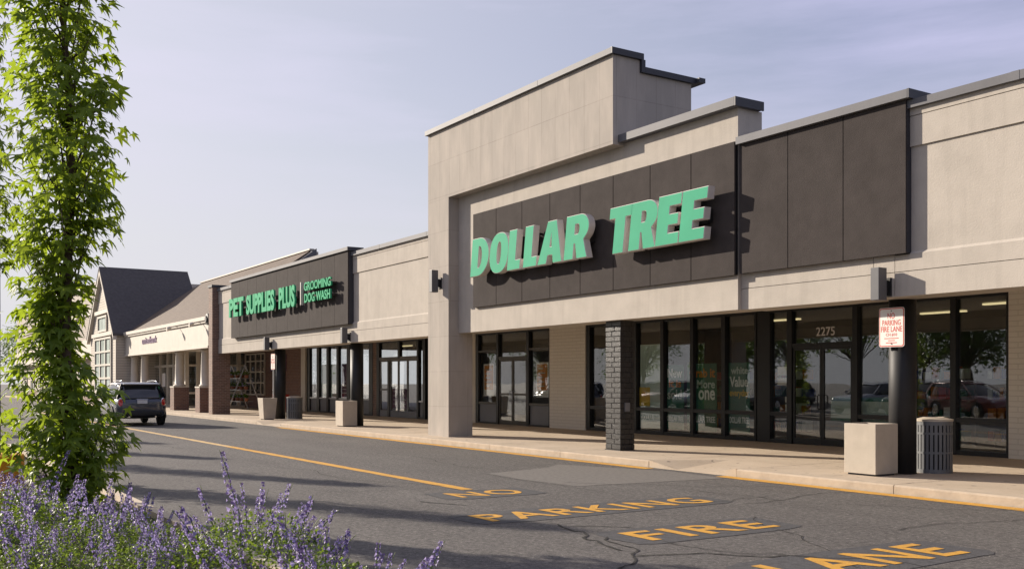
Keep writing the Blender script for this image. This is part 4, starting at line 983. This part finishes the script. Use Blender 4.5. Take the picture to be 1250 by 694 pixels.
def column_tree(label, loc, tab, nclump, per, seed, parts=0, lean=(0, 0), extra=()):
    rg = random.Random(seed); t = thing('sweetgum_tree', label, 'tree', loc, 'columnar trees along the planting strip')
    ORI[t.name] = (0, 0, 0)
    top = tab[-1][0]
    q = MB(); pts = []; rad = []
    for i in range(22): z = top * .97 * i / 21; pts.append((lean[0] * z + .03 * math.sin(z * 2.1), lean[1] * z + .03 * math.cos(z * 1.7), z - .02)); rad.append(.062 * (1 - .72 * i / 21))
    q.tube(pts, rad, 10); q.build('trunk', 'bark', t, smooth=True)
    tr = lambda z: Vector((lean[0] * z + .03 * math.sin(z * 2.1), lean[1] * z + .03 * math.cos(z * 1.7), z))
    br = MB(); M1 = []; centres = []
    for i in range(nclump):
        z = tab[0][0] + (top - tab[0][0]) * ((i + rg.random()) / nclump); az = i * 2.399 + rg.gauss(0, .5); wr = .5 + .5 * math.cos(az - 1.0); r_ = prof_r(z, tab) * wr + prof_r(z, TABL) * (1 - wr)
        waist = max(0, 1 - abs(z - 2.05) / .85); centres.append((tr(z) - Vector((.54, .84, 0)) * .11 * waist + Vector((math.cos(az), math.sin(az), 0)) * r_ * rg.choice([.35, .65, .85, .95, .95]), .17 - .05 * waist))
    for p in extra: centres.append((Vector(p), .18))
    for c, spread in centres:
        zb = max(.15, c.z - rg.uniform(.35, .8)); b0 = tr(zb); m_ = b0.lerp(c, .55) + Vector((0, 0, -.10))
        br.tube([b0, m_, c], [.011, .007, .003], 4)
        for k in range(per):
            off = Vector([max(-1.7, min(1.7, rg.gauss(0, 1))) for _ in range(3)]) * spread * .80; p = c + off
            out = (p - tr(p.z)); out.z = 0
            if out.length < .02: out = Vector((rg.gauss(0, 1), rg.gauss(0, 1), 0))
            M1.append(leaf_matrix(p, out.normalized(), rg.uniform(.62, 1.18), rg))
    br.build('branches', 'bark', t)
    crown_src = M1
    if parts:   # the leaves nearest the lens hang singly
        toc = (Vector((0, 0, 1.55)) - Vector(loc)); toc.z = 0; toc.normalize()
        M1.sort(key=lambda M_: -(Vector((M_[0][3], M_[1][3], 0)).dot(toc)))
        vis = [M_ for M_ in M1 if .3 < M_[2][3] < 5.3]
        near = vis[:parts]; ids = set(id(x) for x in near); crown_src = [M_ for M_ in M1 if id(M_) not in ids]
    half = len(crown_src) // 2
    cr = stuff_mesh('crown', [bake(crown_src[:half], leaf_q), bake(crown_src[half:], leaf_q2)], 'gum_leaf', t)
    if parts:
        for i, M_ in enumerate(near):
            ob = bpy.data.objects.new('leaf', leaf_me if i % 2 else leaf_me2); C.objects.link(ob); ob.parent = cr; ob.matrix_basis = M_
    return t
TAB = [(.25, .22), (.6, .26), (1.05, .27), (1.3, .16), (1.6, .0), (2.1, .0), (2.75, .04), (3.05, .30), (3.4, .50), (3.9, .50), (4.6, .40), (5.4, .36), (6.2, .24), (7.0, .10)]
TABL = [(.25, .24), (.6, .32), (1.1, .42), (2.0, .44), (2.7, .46), (3.4, .46), (3.9, .38), (4.6, .32), (5.4, .30), (6.2, .22), (7.0, .10)]
right = Vector((.54, .84, 0))
ex = [tuple(right * a + Vector((0, 0, z))) for a, z in ((.30, .98), (.34, .90), (.26, .80), (.22, .70), (.20, .5), (-.42, 1.3), (-.48, .95), (-.45, .7), (-.5, 1.7), (-.45, 2.1))]
main_tree = column_tree('tall slim sweetgum tree in the flower bed at the front left', (-10.78, 1.66, .10), TAB, 180, 17, 3, 300, (-.012, -.006), ex)
tree2 = column_tree('second slim sweetgum, cut by the left edge of the picture', (-14.55, 1.02, .10), [(a, b_ * 1.05) for a, b_ in TAB], 150, 22, 11)
for x_, y_, k, lab in ((-19.6, .9, 1.0, 'slim sweetgum third along the planting strip'), (-25.2, .8, 1.04, 'slim sweetgum fourth along the planting strip'), (-31.0, .7, .98, 'slim sweetgum fifth along the planting strip'), (-37.5, .6, 1.05, 'slim sweetgum sixth along the planting strip')):
    n = copy_tree(tree2); n.location = (x_, y_, .1); n.scale = (.9, .9, .64 * k); n.rotation_euler.z = x_; n['label'] = lab
def broad_tree(label, loc, H_, Rr, seed):
    rg = random.Random(seed); t = thing('broad_tree', label, 'tree', loc, 'trees round the lot'); ORI[t.name] = (0, 0, 0)
    q = MB(); q.tube([(0, 0, -.05), (.05, .03, H_ * .2), (.1, 0, H_ * .45), (.05, .1, H_ * .8)], [.2, .16, .11, .03], 8); q.build('trunk', 'bark', t, smooth=True)
    br = MB(); Ms = []
    for i in range(120):
        th = rg.uniform(0, 6.28); ph = math.acos(rg.uniform(-.6, 1)); rr = rg.uniform(.45, 1) ** .5
        c = Vector((math.cos(th) * math.sin(ph) * Rr * rr, math.sin(th) * math.sin(ph) * Rr * rr, H_ * .62 + math.cos(ph) * H_ * .38 * rr)) + Vector((rg.gauss(0, .25),) * 3)
        if i % 4 == 0: br.tube([(.08, 0, H_ * .3), Vector((.08, 0, H_ * .35)).lerp(c, .5), c], [.06, .035, .01], 4)
        for k in range(34):
            p = c + Vector((rg.gauss(0, 1), rg.gauss(0, 1), rg.gauss(0, .7))) * .42; o_ = p - Vector((0, 0, H_ * .5)); Ms.append(leaf_matrix(p, o_.normalized(), rg.uniform(.7, 1.4), rg))
    br.build('branches', 'bark', t); stuff_mesh('crown', [bake(Ms, leaf_s)], 'tree_leaf', t); return t
bt = broad_tree('broad leafy tree in the lot facing the far right window', (-37, -21, 0), 7.5, 2.6, 5)
bt2 = broad_tree('tall leafy tree in the lot facing the shop', (-52, -30, 0), 10, 3.6, 8)
opp = [(bt2 if i % 3 else bt, -18 - i * 6.2, -19 - (i * 7 % 5) * 2.1, .85 + (i * 5 % 4) * .12, '%s tree in the row across the lot, %s' % (('tall', 'leafy', 'rounded')[i % 3], w_)) for i, w_ in enumerate(('opposite the right end wall', 'opposite the right hand window', 'opposite the column', 'opposite the black doors', 'opposite the poster windows', 'opposite the brick pillar', 'opposite the block wall', 'opposite the bronze doors', 'opposite the tower pier', 'opposite the sliding doors', 'opposite the near pet shop column', 'opposite the tall panes', 'opposite the far pet shop column', 'opposite the brick wall'))]
opp += [(bt2, -88 - i * 9.5, -12 - (i * 3 % 5) * 3.0, 1.05 + (i % 3) * .15, 'tall tree far across the lot, %s along the row' % w_) for i, w_ in enumerate(('first', 'second', 'third', 'fourth', 'fifth', 'sixth', 'seventh', 'eighth'))]
opp += [(bt2, -142, 8, 1.0, 'tall tree beyond the far end of the shops'), (bt, -135, 16, 1.2, 'leafy tree at the far end of the shops'), (bt2, -150, -4, 1.1, 'tall tree beyond the road end'), (bt2, -146, 22, 1.2, 'tall tree past the shingled wing')]
for src, x_, y_, k, lab in opp:
    n = copy_tree(src); n.location = (x_, y_, 0); n.scale = (k, k, k); n.rotation_euler.z = x_ * 1.3; n['label'] = lab

# ------------------------------------------------------------------ planting bed
bed = bpy.data.objects.new('planting_bed', None); C.objects.link(bed); tag(bed, kind='structure'); ORI[bed.name] = (0, 0, 0)
sl = MB(); nx, ny = 60, 10
xs_ = [-46 + (46 - 1.0) * i / nx for i in range(nx + 1)]; ys_ = [-.9 + 3.48 * j / ny for j in range(ny + 1)]
for j in range(ny + 1):
    for i in range(nx + 1): sl.v.append((xs_[i], ys_[j], .10 + .03 * math.sin(xs_[i] * 3.1 + j) * math.cos(j * 1.9 + xs_[i]) if 0 < j < ny else .06))
for j in range(ny):
    for i in range(nx): a = j * (nx + 1) + i; sl.f.append((a, a + 1, a + nx + 2, a + nx + 1)); sl.m.append(0)
sl.build('soil', 'soil', bed, smooth=True)
x = -46
while x < -1:
    for y0, y1 in ((2.585, 2.735), (-1.06, -.91)):
        q = MB(); prof = [(y0, -.03), (y0, S), (y1 - .03, S), (y1 - .008, S - .01), (y1, S - .035), (y1, -.03)]
        q.prism_x(prof, x + .005, x + 1.795); q.build('kerbstone', 'bed_kerb', bed)
    x += 1.8
# catmint
def floret_spike(rg, h, dens):
    q = MB(); q.tube([(0, 0, 0), (rg.uniform(-.02, .02), rg.uniform(-.02, .02), h * .6), (rg.uniform(-.03, .03), rg.uniform(-.03, .03), h)], [.0035, .003, .0015], 4, mi=1)
    nw = int(h / .021)
    for w in range(nw):
        t = w / nw; z = h * (.22 + .78 * t); rr = .027 * (1 - .7 * t) + .003
        if t < .55 and w % 2: continue
        for k in range(dens):
            a = rg.uniform(0, 6.28); c = Vector((math.cos(a) * rr * rg.uniform(.5, 1.1), math.sin(a) * rr * rg.uniform(.5, 1.1), z + rg.uniform(-.006, .006)))
            s_ = rg.uniform(.008, .0135) * (1 - .35 * t); o_ = Vector((math.cos(a), math.sin(a), rg.uniform(-.2, .6))).normalized(); u = o_.cross(Vector((0, 0, 1))).normalized() * s_; v_ = o_.cross(u).normalized() * s_
            mi = 0 if rg.random() < .78 - .3 * t else 2
            q.poly([c - u, c - v_ + o_ * s_ * .6, c + u, c + v_ + o_ * s_ * .6], mi)
    for k in range(5):
        a = rg.uniform(0, 6.28); z = h * rg.uniform(.02, .25); d = Vector((math.cos(a), math.sin(a), .3)) * .03; s_ = d.cross(Vector((0, 0, 1))).normalized() * .009
        c = Vector((0, 0, z)); q.poly([c, c + d * .5 + s_, c + d, c + d * .5 - s_], 1)
    return q.mesh('flower_spike', ['mint_flower', 'mint_leaf', 'mint_bud'])
rg = random.Random(21)
SP = [floret_spike(rg, h, d) for h, d in ((.20, 6), (.24, 6), (.28, 7), (.32, 5), (.24, 5), (.18, 6), (.36, 5))]
def mint_leafs(rg, r_, h, n):
    vs_ = []; fs = []
    for i in range(n):
        a = rg.uniform(0, 6.28); rr = r_ * math.sqrt(rg.random()); top = h * math.sqrt(max(0, 1 - (rr / r_) ** 2 * .75)); z = top * (rg.random() ** .55)
        c = Vector((math.cos(a) * rr, math.sin(a) * rr, z)); d = Vector((math.cos(a) * .6 + rg.gauss(0, .6), math.sin(a) * .6 + rg.gauss(0, .6), rg.gauss(.25, .5))).normalized() * rg.uniform(.016, .032)
        s_ = d.cross(Vector((rg.gauss(0, .5), rg.gauss(0, .5), 1))).normalized() * d.length * .36
        k = len(vs_); vs_ += [tuple(c), tuple(c + d * .45 + s_), tuple(c + d), tuple(c + d * .45 - s_)]; fs.append((k, k + 1, k + 2, k + 3))
    return vs_, fs
MINT = []
for r_, h, n in ((.40, .42, 2600), (.46, .48, 3000), (.34, .36, 2000)):
    v, f = mint_leafs(rg, r_, h, n); me = bpy.data.meshes.new('foliage'); me.from_pydata(v, [], f); me.materials.append(MATS['mint_leaf']); MINT.append((me, r_, h))
def catmint(x, y, k, nsp, lab, seed, sc_=1.0, wild=1.0):
    rg = random.Random(seed); t = thing('catmint_plant', lab, 'plant', (x, y, .09), 'purple catmint in the bed')
    me, r_, h = MINT[k]; fo = link_mesh('foliage', me, t, rot=(0, 0, rg.uniform(0, 6)), scale=(sc_,) * 3); fo['kind'] = 'stuff'
    for i in range(int(nsp * .66)):
        a = rg.uniform(0, 6.28); rr = r_ * sc_ * math.sqrt(rg.random()) * 1.05; z = h * sc_ * math.sqrt(max(.05, 1 - (rr / (r_ * sc_)) ** 2 * .8)) * rg.uniform(.55, .98)
        ti = .55 * rr / r_ + rg.uniform(0, .15); e = Euler((0, ti, a))
        s_ = rg.uniform(.8, 1.25) * sc_ * (wild if rg.random() < .25 else 1)
        link_mesh('flower_spike', SP[rg.randrange(len(SP))], t, (math.cos(a) * rr, math.sin(a) * rr, z - .05), e, (s_ * .85, s_ * .85, s_))
clumps = [(-6.75, 2.20, 1, 66, 'tallest catmint clump, green with thin spikes, against the kerb', 1.2, 1.15), (-5.65, 2.28, 2, 34, 'small green catmint near the right end of the bed', 1.12, 1.3), (-5.12, 2.36, 2, 26, 'last small catmint at the right end of the bed', .98, 1.35), (-6.15, 2.0, 2, 22, 'low catmint just right of the tallest clump', .85, 1.2),
          (-7.40, 1.95, 0, 40, 'purple catmint just left of the tallest clump', .88, 1.2), (-8.25, 1.88, 0, 40, 'purple catmint along the kerb midway to the tree', .82, 1.2), (-9.15, 1.85, 0, 38, 'purple catmint along the kerb right of the trunk', .82, 1.25), (-6.95, 1.45, 1, 46, 'violet catmint in front of the tallest clump', .78, 1.0), (-8.0, 1.35, 1, 52, 'deep violet catmint in the middle of the bed', 1.0, 1.2), (-9.2, 1.22, 0, 42, 'violet catmint before the tree trunk', 1.12, 1.25), (-10.1, 1.08, 1, 46, 'catmint left of the tree base', 1.1, 1.25),
          (-11.0, .85, 1, 40, 'catmint beside the yellow base', 1.0, 1.1), (-7.25, .92, 1, 50, 'catmint at the bottom edge of the picture, centre of the bed', .85, 1.0), (-8.35, .75, 1, 52, 'catmint at the bottom edge nearer the left corner', .98, 1.1), (-9.3, .55, 1, 52, 'pale catmint filling the bottom left corner', 1.05, 1.15), (-6.15, 1.35, 0, 40, 'catmint at the bottom edge toward the right end', .74, 1.0), (-10.1, 1.95, 2, 24, 'small catmint behind the trunk at the kerb', .85, 1.2), (-12.0, 1.6, 0, 30, 'catmint behind the trunk', .9, 1.1), (-5.4, 1.72, 2, 26, 'low catmint right of the bottom centre', .72, 1.1), (-10.3, .3, 1, 44, 'catmint on the far left edge of the bed', 1.0, 1.0)]
for i, (x_, y_, k, n, lab, s_, w_) in enumerate(clumps): catmint(x_, y_, k, n, lab, 100 + i, s_, w_)
lp = thing('light_pole', 'lamp pole on a round yellow painted concrete base at the left edge', 'lamp pole', (-12.6, 1.14, .08)); ORI[lp.name] = (-12.6, 1.14, .08)
MB().cyl((-12.6, 1.14), .31, .08, .74, 40).build('base', 'yellow_base', lp, bevel=.02)
MB().cyl((-12.6, 1.14), .07, .74, 7.5, 20, .05).build('pole', 'lamp_grey', lp)
q = MB(); q.box(-12.75, -12.45, 1.2, 1.9, 7.5, 7.62); q.build('lamp_head', 'lamp_grey', lp)
